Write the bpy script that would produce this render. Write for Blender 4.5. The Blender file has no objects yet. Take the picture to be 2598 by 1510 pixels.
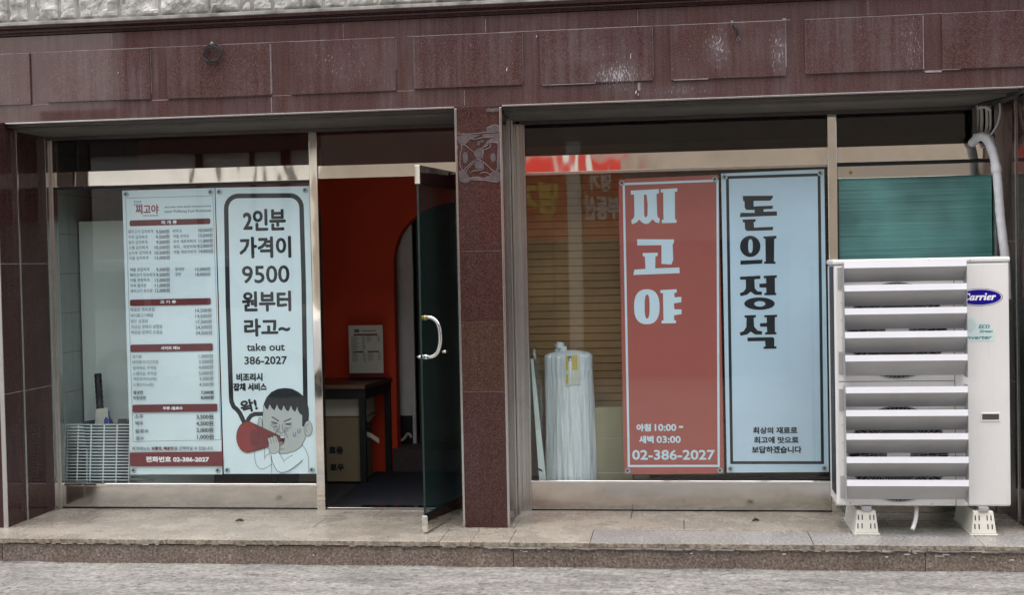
import bpy, math, random
from mathutils import Vector, Matrix, noise
from mathutils.geometry import tessellate_polygon
random.seed(7)
SC = bpy.context.scene
COL = SC.collection
PI = math.pi

# ------------------------------------------------------------------ camera
cd = bpy.data.cameras.new("camera")
cam = bpy.data.objects.new("camera", cd)
COL.objects.link(cam)
R_ = Vector((0.991684, 0.127128, -0.020026)); U_ = Vector((0.016482, 0.028867, 0.999447)); F_ = Vector((-0.127636, 0.991466, -0.026531))
m = Matrix((R_, U_, -F_)).transposed().to_4x4()
m.translation = Vector((0, -7.5, 1.5687))
cam.matrix_world = m
cd.sensor_width = 36; cd.lens = 36 * 3250 / 2598
cd.clip_start = 0.05; cd.clip_end = 500
SC.camera = cam

# ------------------------------------------------------------------ light
W = bpy.data.worlds.new("World"); SC.world = W; W.use_nodes = True
nt = W.node_tree; bg = nt.nodes["Background"]
sky = nt.nodes.new("ShaderNodeTexSky"); sky.sky_type = 'NISHITA'; sky.sun_disc = False
SUN_D = Vector((0.08, 0.08, -1.0)).normalized()   # overcast: a very wide soft source almost overhead
sky.sun_elevation = math.asin(-SUN_D.z); sky.sun_rotation = math.atan2(-SUN_D.x, -SUN_D.y)
sky.dust_density = 5.0; sky.air_density = 0.8; sky.ozone_density = 0.6
nt.links.new(sky.outputs[0], bg.inputs[0]); bg.inputs[1].default_value = 0.10
sl = bpy.data.lights.new("sun", 'SUN'); sl.energy = 1.5; sl.angle = math.radians(130); sl.color = (1.0, 0.96, 0.91)
so = bpy.data.objects.new("sun", sl); COL.objects.link(so)
so.rotation_euler = SUN_D.to_track_quat('-Z', 'Y').to_euler(); so.location = (-2, -3, 14)
SC.view_settings.view_transform = 'Standard'; SC.view_settings.look = 'None'
SC.view_settings.gamma = 1.0; SC.view_settings.use_curve_mapping = False
SC.view_settings.exposure = 1.58
SC.render.engine = 'CYCLES'
SC.cycles.use_denoising = True
SC.cycles.max_bounces = 10; SC.cycles.transparent_max_bounces = 16; SC.cycles.glossy_bounces = 5

# ------------------------------------------------------------------ materials
class Mat:
    def __init__(s, name):
        s.m = bpy.data.materials.new(name); s.m.use_nodes = True
        s.t = s.m.node_tree; s.b = s.t.nodes["Principled BSDF"]; s.out = s.t.nodes["Material Output"]
        s.geo = s.t.nodes.new("ShaderNodeNewGeometry"); s.pos = s.geo.outputs["Position"]
    def link(s, a, b): s.t.links.new(a, b)
    def n(s, k): return s.t.nodes.new(k)
    def mp(s, sc=(1, 1, 1), rot=(0, 0, 0)):
        a = s.n("ShaderNodeMapping"); a.inputs["Scale"].default_value = sc; a.inputs["Rotation"].default_value = rot
        s.link(s.pos, a.inputs[0]); return a.outputs[0]
    def noise(s, scale, detail=3, rough=0.55, vec=None, dist=0):
        a = s.n("ShaderNodeTexNoise"); a.inputs["Scale"].default_value = scale; a.inputs["Detail"].default_value = detail
        a.inputs["Roughness"].default_value = rough; a.inputs["Distortion"].default_value = dist
        s.link(vec or s.pos, a.inputs["Vector"]); return a.outputs["Fac"]
    def vor(s, scale, vec=None):
        a = s.n("ShaderNodeTexVoronoi"); a.inputs["Scale"].default_value = scale
        s.link(vec or s.pos, a.inputs["Vector"]); return a
    def ramp(s, fac, stops):
        a = s.n("ShaderNodeValToRGB"); e = a.color_ramp.elements
        while len(e) < len(stops): e.new(0.5)
        for i, (p, c) in enumerate(stops):
            e[i].position = p
            if not isinstance(c, tuple): c = (c, c, c)
            e[i].color = (*c, 1)
        s.link(fac, a.inputs[0]); return a.outputs[0]
    def mix(s, fac, a, b, blend='MIX'):
        x = s.n("ShaderNodeMix"); x.data_type = 'RGBA'; x.blend_type = blend
        for v, k in ((fac, 0), (a, 6), (b, 7)):
            if hasattr(v, 'links'): s.link(v, x.inputs[k])
            elif k == 0: x.inputs[0].default_value = v
            else: x.inputs[k].default_value = (*v, 1)
        return x.outputs[2]
    def math(s, op, a, b=0.0, c=None):
        x = s.n("ShaderNodeMath"); x.operation = op
        for i, v in enumerate((a, b) if c is None else (a, b, c)):
            if hasattr(v, 'links'): s.link(v, x.inputs[i])
            else: x.inputs[i].default_value = v
        return x.outputs[0]
    def bump(s, h, strength=0.3, dist=0.01):
        x = s.n("ShaderNodeBump"); x.inputs["Strength"].default_value = strength; x.inputs["Distance"].default_value = dist
        s.link(h, x.inputs["Height"]); s.link(x.outputs[0], s.b.inputs["Normal"])
    def set(s, color=None, rough=None, metal=None, spec=None):
        for k, v in (("Base Color", color), ("Roughness", rough), ("Metallic", metal), ("Specular IOR Level", spec)):
            if v is None: continue
            if hasattr(v, 'links'): s.link(v, s.b.inputs[k])
            elif isinstance(v, tuple): s.b.inputs[k].default_value = (*v, 1)
            else: s.b.inputs[k].default_value = v
        return s

def plain(name, color, rough=0.5, metal=0, var=0.12, vs=7.0, spec=0.5):
    M_ = Mat(name)
    n = M_.noise(vs, 5, 0.6)
    d = tuple(c * (1 - var) for c in color); l = tuple(min(1, c * (1 + var)) for c in color)
    M_.set(M_.ramp(n, [(0.3, d), (0.7, l)]), rough, metal, spec)
    return M_.m

def granite_red(name, tone=(1, 1, 1), dust_or_sheen=0.55, stains=(), spec=0.22):
    M_ = Mat(name); t = lambda c: tuple(a * b for a, b in zip(c, tone))
    g = M_.noise(150, 4, 0.7)
    c = M_.ramp(g, [(0.30, t((.024, .0115, .0095))), (0.46, t((.060, .0265, .0225))), (0.57, t((.094, .044, .038))), (0.74, t((.16, .105, .097)))])
    big = M_.noise(2.3, 6, 0.65)
    st = M_.noise(1.0, 5, 0.7, M_.mp((22, 22, 1.0)))
    f = M_.math('MULTIPLY', M_.ramp(big, [(0.35, 0.15), (0.68, 1.0)]), M_.ramp(st, [(0.38, 0.12), (0.62, 1.0)]))
    f = M_.math('MULTIPLY', f, dust_or_sheen)
    c = M_.mix(f, c, (.132, .102, .099))
    sp = M_.ramp(M_.noise(210, 2, 0.5), [(0.66, 0.0), (0.72, 1.0)])
    sp = M_.math('MULTIPLY', sp, M_.ramp(M_.noise(1.7, 3), [(0.5, 0.0), (0.75, 0.4)]))
    c = M_.mix(sp, c, (.42, .40, .40))
    if stains:
        sx = M_.n("ShaderNodeSeparateXYZ"); M_.link(M_.pos, sx.inputs[0]); tot = None
        for cx, cz, rx, rz, k in stains:
            dx = M_.math('DIVIDE', M_.math('SUBTRACT', sx.outputs[0], cx), rx)
            dz = M_.math('DIVIDE', M_.math('SUBTRACT', sx.outputs[2], cz), rz)
            d = M_.math('SQRT', M_.math('ADD', M_.math('MULTIPLY', dx, dx), M_.math('MULTIPLY', dz, dz)))
            q = M_.math('MULTIPLY', M_.math('MAXIMUM', M_.math('SUBTRACT', 1.0, d), 0.0), k)
            tot = q if tot is None else M_.math('MAXIMUM', tot, q)
        sn = M_.noise(1.0, 4, 0.7, M_.mp((170, 170, 38)))
        wet = M_.ramp(M_.math('ADD', sn, M_.math('MULTIPLY', tot, 0.20)), [(0.66, 0.0), (0.74, 0.62)])
        c = M_.mix(M_.math('MULTIPLY', tot, 0.20), c, (.30, .28, .31))
        c = M_.mix(wet, c, (.62, .60, .60))
    M_.set(c, M_.ramp(big, [(0.3, 0.015), (0.7, 0.06)]), 0, spec)
    M_.bump(g, 0.02, 0.0004)
    return M_.m

def speckle(name, stops, scale, rough=0.5, stain=None, big=(0.8, 1.15), bump=0.15):
    M_ = Mat(name)
    g = M_.noise(scale, 3, 0.7)
    c = M_.ramp(g, stops)
    b = M_.noise(3.1, 6, 0.65)
    k = M_.ramp(b, [(0.3, big[0]), (0.7, big[1])])
    c = M_.mix(1.0, c, k, 'MULTIPLY')
    if stain:
        s2 = M_.noise(1.3, 6, 0.7, M_.mp((3, 3, 1)))
        c = M_.mix(M_.ramp(s2, [(0.45, 0.0), (0.80, 0.6)]), c, stain)
    r = M_.ramp(b, [(0.3, rough * 0.75), (0.7, min(1, rough * 1.25))])
    M_.set(c, r); M_.bump(g, bump, 0.003)
    return M_.m

def steel(name, col=(.80, .775, .725), rough=0.02, wav=0.10, brush=(4, 4, 300)):
    M_ = Mat(name)
    br = M_.noise(1.0, 3, 0.6, M_.mp(brush))
    sm = M_.noise(5.0, 5, 0.7)
    c = M_.mix(M_.ramp(sm, [(0.5, 0.0), (0.8, 0.45)]), col, tuple(x * 0.74 for x in col))
    M_.set(c, M_.math('ADD', M_.math('MULTIPLY', br, 0.05), rough), 1.0)
    w = M_.noise(2.2, 2, 0.5, M_.mp((1.6, 1.0, 0.7)))
    h = M_.math('ADD', M_.math('MULTIPLY', w, 1.0), M_.math('MULTIPLY', br, 0.0006))
    M_.bump(h, wav, 0.10)
    return M_.m

def glass(name, tint, k=1.0, wav=0.02, rough=0.0, dust_or_sheen=0.0):
    M_ = Mat(name); t = M_.t
    t.nodes.remove(M_.b)
    tr = M_.n("ShaderNodeBsdfTransparent"); tr.inputs[0].default_value = (*[math.sqrt(x) for x in tint], 1)
    gl = M_.n("ShaderNodeBsdfGlossy"); gl.inputs["Roughness"].default_value = rough; gl.inputs[0].default_value = (1, 1, 1, 1)
    bp = M_.n("ShaderNodeBump"); bp.inputs["Strength"].default_value = wav; bp.inputs["Distance"].default_value = 0.06
    M_.link(M_.noise(1.4, 1, 0.4), bp.inputs["Height"]); M_.link(bp.outputs[0], gl.inputs["Normal"])
    fr = M_.n("ShaderNodeFresnel"); fr.inputs[0].default_value = 1.5
    inv = M_.math('SUBTRACT', 1.0, M_.geo.outputs["Backfacing"])
    fac = M_.math('MULTIPLY', M_.math('MULTIPLY', fr.outputs[0], inv), k)
    mx = M_.n("ShaderNodeMixShader"); M_.link(fac, mx.inputs[0]); M_.link(tr.outputs[0], mx.inputs[1]); M_.link(gl.outputs[0], mx.inputs[2])
    if dust_or_sheen:  # pale green veil painted in for reflections the door glass lacks
        df = M_.n("ShaderNodeBsdfDiffuse"); df.inputs[0].default_value = (.10, .18, .17, 1)
        m2 = M_.n("ShaderNodeMixShader"); m2.inputs[0].default_value = dust_or_sheen; M_.link(mx.outputs[0], m2.inputs[1]); M_.link(df.outputs[0], m2.inputs[2]); mx = m2
    M_.link(mx.outputs[0], M_.out.inputs[0])
    return M_.m

G = {}
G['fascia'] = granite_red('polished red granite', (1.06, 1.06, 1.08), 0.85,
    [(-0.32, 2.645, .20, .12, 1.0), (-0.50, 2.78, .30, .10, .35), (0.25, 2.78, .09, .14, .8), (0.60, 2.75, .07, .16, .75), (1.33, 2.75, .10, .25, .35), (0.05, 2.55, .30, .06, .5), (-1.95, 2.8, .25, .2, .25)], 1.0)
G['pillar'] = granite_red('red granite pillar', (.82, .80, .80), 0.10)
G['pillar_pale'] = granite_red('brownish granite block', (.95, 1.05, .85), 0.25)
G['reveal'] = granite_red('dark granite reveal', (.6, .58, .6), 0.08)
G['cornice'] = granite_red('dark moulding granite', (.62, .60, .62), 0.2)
G['mortar'] = plain('pale mortar', (.30, .27, .26), 0.9, var=.35, vs=25)
G['plaster'] = plain('grey plaster residue', (.082, .061, .061), 0.8, var=.3, vs=40)
G['ridge'] = plain('pale plaster ridge', (.175, .15, .145), 0.8, var=.3, vs=40)
G['ledge'] = plain('weathered cement ledge', (.26, .25, .225), 0.9, var=.5, vs=9)
M_ = Mat('rough white stone')
_g = M_.noise(9, 8, 0.7); _s = M_.noise(1.0, 5, 0.7, M_.mp((14, 14, 3)))
M_.set(M_.mix(M_.ramp(_s, [(0.5, 0.0), (0.75, 0.6)]), M_.ramp(_g, [(0.3, (.30, .29, .26)), (0.5, (.56, .55, .51)), (0.75, (.70, .69, .64))]), (.20, .19, .17)), 0.9)
M_.bump(M_.noise(30, 8, 0.75), 0.8, 0.02); G['stone'] = M_.m
G['tread'] = speckle('worn beige granite', [(0.33, (.15, .132, .105)), (0.5, (.345, .318, .27)), (0.68, (.54, .505, .44))], 80, 0.27, (.20, .165, .13), (.72, 1.2))
G['tread_grey'] = speckle('grey granite', [(0.34, (.10, .098, .095)), (0.5, (.245, .242, .235)), (0.66, (.48, .475, .465))], 62, 0.36, (.30, .275, .235))
G['nosing'] = speckle('stained granite edge', [(0.36, (.11, .085, .06)), (0.5, (.25, .215, .165)), (0.66, (.38, .34, .27))], 40, 0.6, (.12, .08, .045))
G['riser'] = speckle('pink brown granite', [(0.32, (.07, .053, .043)), (0.45, (.165, .127, .102)), (0.58, (.25, .20, .165)), (0.72, (.46, .40, .35))], 70, 0.55, (.13, .09, .05), (0.75, 1.1))
M_ = Mat('worn concrete ground')
_g = M_.noise(27, 6, 0.8); _b = M_.noise(2.6, 8, 0.75, M_.mp((1, 3.0, 1))); _v = M_.noise(17, 4, 0.65, M_.mp((1, 1.6, 1)))
_c = M_.ramp(_g, [(0.30, (.075, .073, .064)), (0.48, (.20, .199, .188)), (0.68, (.34, .337, .32))])
_c = M_.mix(1.0, _c, M_.ramp(_b, [(0.33, 0.58), (0.5, 1.0), (0.66, 1.38)]), 'MULTIPLY')
_c = M_.mix(M_.ramp(_v, [(0.58, 0.0), (0.65, 0.75)]), _c, (.055, .052, .046))
_c = M_.mix(M_.ramp(M_.noise(15, 3, 0.6), [(0.70, 0.0), (0.73, 0.8)]), _c, (.48, .48, .47))
M_.set(_c, 0.85); M_.bump(_g, 0.5, 0.008); G['ground'] = M_.m
G['steel'] = steel('brushed stainless steel', wav=.045)
G['steel_panel'] = steel('dull stainless panel', (.62, .61, .585), 0.10, 0.06)
G['steel_frame'] = steel('stainless frame', (.62, .61, .59), 0.22, 0.05, (300, 300, 4))
G['chrome'] = plain('polished chrome', (.75, .74, .72), 0.10, 1.0, .05)
G['brass'] = plain('brass', (.45, .33, .12), 0.3, 1.0, .1)
G['soffit'] = plain('painted soffit board', (.10, .093, .082), 0.75, var=.22, vs=5)
G['soffit_trim'] = plain('dark trim', (.05, .04, .038), 0.4, var=.2)
G['black'] = plain('black rubber', (.012, .012, .013), 0.6, var=.2)
G['dark'] = plain('dark interior paint', (.035, .033, .032), 0.8, var=.2)
G['glass'] = glass('window glass', (.88, .965, .975), 0.95)
G['glass_right'] = glass('right window glass', (.88, .965, .975), 1.35)
G['glass_dark'] = glass('smoked transom glass', (.26, .27, .26), 1.1)
G['glass_door'] = glass('green door glass', (.42, .54, .51), 1.8, dust_or_sheen=.04)
G['glass_edge'] = plain('dark glass edge', (.006, .022, .018), 0.15, var=.1)
M_ = Mat('teal ribbed film')
_w = M_.n("ShaderNodeTexWave"); _w.bands_direction = 'Z'; _w.inputs["Scale"].default_value = 24; _w.inputs["Distortion"].default_value = 1.2; _w.inputs["Detail"].default_value = 2; _w.inputs["Detail Scale"].default_value = 0.4
M_.link(M_.mp((.25, 1, 1)), _w.inputs["Vector"])
_r = M_.noise(1.0, 5, 0.7, M_.mp((1.2, 1, 110)))
_r = M_.math('ADD', M_.math('MULTIPLY', _r, .5), M_.math('MULTIPLY', M_.noise(2.6, 2, .5), .5))
_c = M_.mix(M_.ramp(_r, [(0.38, 0.0), (0.62, 1.0)]), (.036, .135, .122), (.115, .33, .30))
M_.set(_c, 0.38); M_.bump(M_.math('ADD', _w.outputs["Fac"], M_.math('MULTIPLY', _r, 1.2)), 0.4, 0.005); G['teal'] = M_.m
M_ = Mat('off white painted sheet metal')
_c = M_.ramp(M_.noise(2.5, 5, .6), [(0.3, (.70, .695, .66)), (0.7, (.76, .755, .725))])
_c = M_.mix(M_.ramp(M_.noise(1.0, 5, .7, M_.mp((26, 26, 1.6))), [(0.56, 0.0), (0.80, 0.45)]), _c, (.52, .50, .45))
_c = M_.mix(M_.ramp(M_.noise(38, 4, .7), [(0.68, 0.0), (0.76, 0.5)]), _c, (.42, .40, .36))
M_.set(_c, 0.38); G['ac_white'] = M_.m
G['blade'] = plain('white painted aluminium blade', (.74, .75, .78), 0.35, var=.03)
G['blade_shaded'] = plain('blade darkened for shade', (.50, .505, .51), 0.4, var=.05)  # blade faces coloured darker than the lip for the shade on their undersides
G['bracket'] = plain('galvanised bracket', (.52, .53, .53), 0.4, 0.6, .1)
G['foot'] = plain('ivory plastic', (.70, .69, .60), 0.45, var=.07)
G['pvc'] = plain('white pvc', (.72, .72, .70), 0.45, var=.08)
G['tape'] = plain('white wrapping tape', (.62, .63, .64), 0.5, var=.12, vs=18)
G['fan_black'] = plain('black fan guard', (.010, .009, .011), 0.5, var=.1)
G['spoke'] = plain('grey wire', (.42, .42, .42), 0.4, var=.1)
G['logo_blue'] = plain('logo blue', (.006, .0, .23), 0.5, spec=.2, var=.02)
G['ink_navy'] = plain('navy ink', (.010, .010, .045), 0.4, var=.05)
G['white'] = plain('white ink', (.80, .80, .80), 0.5, var=.02)
G['mint'] = plain('mint sticker', (.60, .73, .71), 0.4, var=.04)
G['mint_dark'] = plain('teal ink', (.045, .22, .22), 0.4, var=.04)
G['mint_leaf'] = plain('pale leaf print', (.54, .65, .63), 0.4, var=.04)
def vinyl(name, color):
    M_ = Mat(name); n = M_.noise(2.0, 5, 0.6)
    M_.set(M_.ramp(n, [(0.3, tuple(c * .95 for c in color)), (0.7, tuple(min(1, c * 1.04) for c in color))]), 0.38)
    a = M_.noise(1.0, 2, 0.5, M_.mp((2.0, 1, .9))); b_ = M_.noise(1.0, 3, 0.6, M_.mp((5, 1, 9)))
    M_.bump(M_.math('ADD', a, M_.math('MULTIPLY', b_, .10)), 0.5, 0.05); return M_.m
G['banner_white'] = vinyl('white banner vinyl', (.80, .86, .87))
G['banner_blue'] = vinyl('pale blue banner vinyl', (.63, .735, .83))
G['banner_red'] = vinyl('brick red banner vinyl', (.45, .115, .092))
G['print_white'] = plain('pale print', (.70, .80, .86), 0.5, var=.02)
G['ink'] = plain('black ink', (.014, .015, .018), 0.5, var=.1)
G['ink_grey'] = plain('grey ink', (.12, .14, .155), 0.5, var=.1)
G['maroon'] = plain('maroon ink', (.165, .022, .026), 0.5, var=.06)
G['logo_red'] = plain('red logo ink', (.40, .055, .05), 0.5, var=.06)
G['skin'] = plain('printed skin', (.50, .50, .47), 0.5, var=.03)
G['cheek'] = plain('printed cheek', (.36, .34, .33), 0.5, var=.03)
G['cone'] = plain('printed red cone', (.20, .032, .034), 0.5, var=.05)
G['cone_front'] = plain('printed red cone mouth', (.30, .040, .036), 0.5, var=.05)
G['tongue'] = plain('printed tongue', (.42, .20, .18), 0.5, var=.05)
G['sweat'] = plain('printed sweat blue', (.09, .22, .42), 0.5, var=.05)
G['cup'] = plain('clear suction cup', (.42, .47, .48), 0.15, var=.05)
G['blind'] = plain('brown wooden slat', (.42, .235, .095), 0.45, var=.18, vs=4)
G['red_wall'] = plain('orange red wall paint', (.72, .058, .012), 0.7, var=.06, vs=2)
G['white_wall'] = plain('white wall paint', (.76, .75, .74), 0.7, var=.08)
G['tile'] = plain('glazed wall tile', (.34, .36, .33), 0.3, var=.08)
G['board'] = plain('white foam board', (.79, .83, .76), 0.7, var=.05, vs=1.5)
G['wire'] = plain('white coated wire', (.88, .90, .88), 0.4, var=.03)
G['mat'] = plain('navy floor mat', (.016, .018, .026), 0.9, var=.25, vs=40)
G['wood_top'] = plain('brown table top', (.085, .035, .022), 0.3, var=.2)
G['wood_edge'] = plain('oak table edge', (.20, .11, .055), 0.5, var=.2)
G['carton'] = plain('brown cardboard', (.27, .21, .125), 0.8, var=.08, vs=5)
G['carton_olive'] = plain('tan cardboard', (.36, .31, .19), 0.8, var=.08, vs=5)
M_ = Mat('white plastic wrap')
M_.set((.84, .86, .85), 0.26); M_.bump(M_.math('ADD', M_.noise(1.0, 4, 0.65, M_.mp((34, 34, 3.5)), 1.2), M_.math('MULTIPLY', M_.noise(13, 3, 0.6), .5)), 0.8, 0.02); G['wrap'] = M_.m
G['label_yellow'] = plain('yellow label', (.55, .40, .07), 0.5, var=.2, vs=60)
G['label_white'] = plain('cream label', (.62, .60, .50), 0.5, var=.05)
G['bin_grey'] = plain('grey plastic', (.15, .175, .175), 0.5)
G['blue_plastic'] = plain('blue plastic', (.02, .06, .30), 0.3, var=.1)
G['stand_red'] = plain('stand maroon', (.13, .012, .02), 0.5, var=.05)
G['cream'] = plain('cream stucco', (.84, .79, .68), 0.8, var=.10, vs=2)
G['brown_brick'] = plain('brown brick', (.09, .07, .056), 0.8, var=.3, vs=10)
G['beige'] = plain('beige tile facade', (.40, .325, .24), 0.6, var=.12, vs=3)
G['sign_red'] = plain('red sign face', (.66, .04, .02), 0.4, var=.05)
G['sign_yellow'] = plain('yellow letter', (.85, .62, .08), 0.4, var=.05)
G['dark_glass'] = plain('dark window', (.03, .034, .04), 0.08, var=.1)
G['leaf'] = plain('dry brown leaf', (.05, .032, .02), 0.8, var=.3, vs=60)

# ------------------------------------------------------------------ builders
WL = {}
class B:
    """collects shapes in world coordinates; build() links them as one mesh object"""
    def __init__(s): s.v = []; s.f = []; s.mi = []; s.cur = 0
    def quad(s, *pts):
        i = len(s.v); s.v += [tuple(p) for p in pts]; s.f.append(tuple(range(i, i + len(pts)))); s.mi.append(s.cur); return s
    def box(s, x0, x1, y0, y1, z0, z1):
        i = len(s.v)
        s.v += [(x, y, z) for z in (z0, z1) for y in (y0, y1) for x in (x0, x1)]
        for q in ((0, 2, 3, 1), (4, 5, 7, 6), (0, 1, 5, 4), (2, 6, 7, 3), (0, 4, 6, 2), (1, 3, 7, 5)):
            s.f.append(tuple(i + k for k in q)); s.mi.append(s.cur)
        return s
    def hexa(s, p):  # 8 points, order as box
        i = len(s.v); s.v += [tuple(q) for q in p]
        for q in ((0, 2, 3, 1), (4, 5, 7, 6), (0, 1, 5, 4), (2, 6, 7, 3), (0, 4, 6, 2), (1, 3, 7, 5)):
            s.f.append(tuple(i + k for k in q)); s.mi.append(s.cur)
        return s
    def prism_x(s, prof, x0, x1):
        i = len(s.v); n = len(prof)
        s.v += [(x0, y, z) for y, z in prof] + [(x1, y, z) for y, z in prof]
        for k in range(n):
            l = (k + 1) % n; s.f.append((i + k, i + l, i + n + l, i + n + k)); s.mi.append(s.cur)
        s.f.append(tuple(i + k for k in reversed(range(n)))); s.f.append(tuple(i + n + k for k in range(n))); s.mi += [s.cur] * 2
        return s
    def tube(s, path, r, n=8, closed=False):
        P = [Vector(p) for p in path]; i = len(s.v); N = len(P); up = None
        rs = r if isinstance(r, (list, tuple)) else [r] * N
        for k, p in enumerate(P):
            a = P[(k - 1) % N] if (closed or k) else p; b = P[(k + 1) % N] if (closed or k < N - 1) else p
            d = (b - a).normalized()
            if up is None: up = d.orthogonal()
            up = (up - d * up.dot(d)).normalized(); w = d.cross(up)
            for j in range(n):
                t = 2 * PI * j / n; q = p + (up * math.cos(t) + w * math.sin(t)) * rs[k]; s.v.append(tuple(q))
        for k in range(N if closed else N - 1):
            for j in range(n):
                a0 = i + k * n; b0 = i + ((k + 1) % N) * n; l = (j + 1) % n
                s.f.append((a0 + j, a0 + l, b0 + l, b0 + j)); s.mi.append(s.cur)
        if not closed:
            s.f.append(tuple(i + j for j in reversed(range(n)))); s.f.append(tuple(i + (N - 1) * n + j for j in range(n))); s.mi += [s.cur] * 2
        return s
    def disc_y(s, cx, y, cz, r, n=40, th=.004):   # disc facing -y with a rim
        i = len(s.v)
        for yy in (y, y + th):
            s.v += [(cx + r * math.cos(2 * PI * k / n), yy, cz + r * math.sin(2 * PI * k / n)) for k in range(n)]
        s.f.append(tuple(i + k for k in range(n))); s.mi.append(s.cur)
        for k in range(n):
            l = (k + 1) % n; s.f.append((i + k, i + n + k, i + n + l, i + l)); s.mi.append(s.cur)
        return s
    def build(s, name, mats, parent=None, smooth=False, bevel=0, seg=2):
        me = bpy.data.meshes.new(name); off = Vector(WL.get(parent.name, (0, 0, 0))) if parent else Vector((0, 0, 0))
        me.from_pydata([tuple(Vector(q) - off) for q in s.v], [], s.f)
        if not isinstance(mats, (list, tuple)): mats = [mats]
        for q in mats: me.materials.append(q)
        me.polygons.foreach_set('material_index', s.mi)
        if smooth: me.polygons.foreach_set('use_smooth', [True] * len(me.polygons))
        me.update(); me.validate()
        o = bpy.data.objects.new(name, me); COL.objects.link(o)
        if parent: o.parent = parent; WL[o.name] = WL.get(parent.name, (0, 0, 0))
        if bevel:
            bv = o.modifiers.new('bevel', 'BEVEL'); bv.width = bevel; bv.segments = seg; bv.limit_method = 'ANGLE'
        return o
def thing(name, loc, label, cat, group=None):
    o = bpy.data.objects.new(name, None); COL.objects.link(o); o.location = loc; o.empty_display_size = .1
    WL[o.name] = tuple(loc); return tag(o, label, cat, group)
def tag(o, label, cat, group=None):
    o['label'] = label; o['category'] = cat
    if group: o['group'] = group
    return o
def struct(o): o['kind'] = 'structure'; return o
def rbox(n, mat, par, *d, bevel=.002): return B().box(*d).build(n, mat, par, bevel=bevel)
def bez(pts, n=10):   # Catmull-Rom through points
    P = [Vector(p) for p in pts]; P = [P[0]] + P + [P[-1]]; out = []
    for i in range(1, len(P) - 2):
        for k in range(n):
            t = k / n; a, b, c, d = P[i - 1], P[i], P[i + 1], P[i + 2]
            out.append(0.5 * ((2 * b) + (c - a) * t + (2 * a - 5 * b + 4 * c - d) * t * t + (3 * b - a - 3 * c + d) * t ** 3))
    out.append(P[-2]); return out

_tc = {}
def glyphs(text, shear=0.0):
    k = (text, shear)
    if k not in _tc:
        c = bpy.data.curves.new('text', 'FONT'); c.body = text; c.size = 1; c.resolution_u = 3; c.shear = shear; c.fill_mode = 'FRONT'
        o = bpy.data.objects.new('text', c); COL.objects.link(o)
        me = bpy.data.meshes.new_from_object(o)
        vs = [tuple(v.co) for v in me.vertices]; fs = [tuple(p.vertices) for p in me.polygons]
        bpy.data.objects.remove(o); bpy.data.curves.remove(c); bpy.data.meshes.remove(me)
        _tc[k] = (vs, fs)
    return _tc[k]
def put_text(b, text, x0, x1, z0, z1, fy, bold=0.0, shear=0.0, rot=0.0, flip=False):
    """lettering fitted into the rectangle x0..x1, z0..z1 of a vertical plane; fy(k) gives the depth of layer k"""
    vs, fs = glyphs(text, shear)
    if not vs: return
    ax, bx = min(v[0] for v in vs), max(v[0] for v in vs); ay, by = min(v[1] for v in vs), max(v[1] for v in vs)
    sx = (x1 - x0 - 2 * bold) / (bx - ax); sz = (z1 - z0 - 2 * bold) / max(by - ay, 1e-6)
    cx, cz = (x0 + x1) / 2, (z0 + z1) / 2; cr, sr = math.cos(rot), math.sin(rot)
    offs = [(0, 0)] if not bold else [(bold * math.cos(2 * PI * k / 8), bold * math.sin(2 * PI * k / 8)) for k in range(8)]
    for k, (ox, oz) in enumerate(offs):
        i = len(b.v)
        for v in vs:
            u = (v[0] - (ax + bx) / 2) * sx + ox; w = (v[1] - (ay + by) / 2) * sz + oz
            u, w = u * cr - w * sr, u * sr + w * cr
            b.v.append((cx + (-u if flip else u), fy(k), cz + w))
        for q in fs: b.f.append(tuple(i + j for j in q)); b.mi.append(b.cur)

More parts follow.
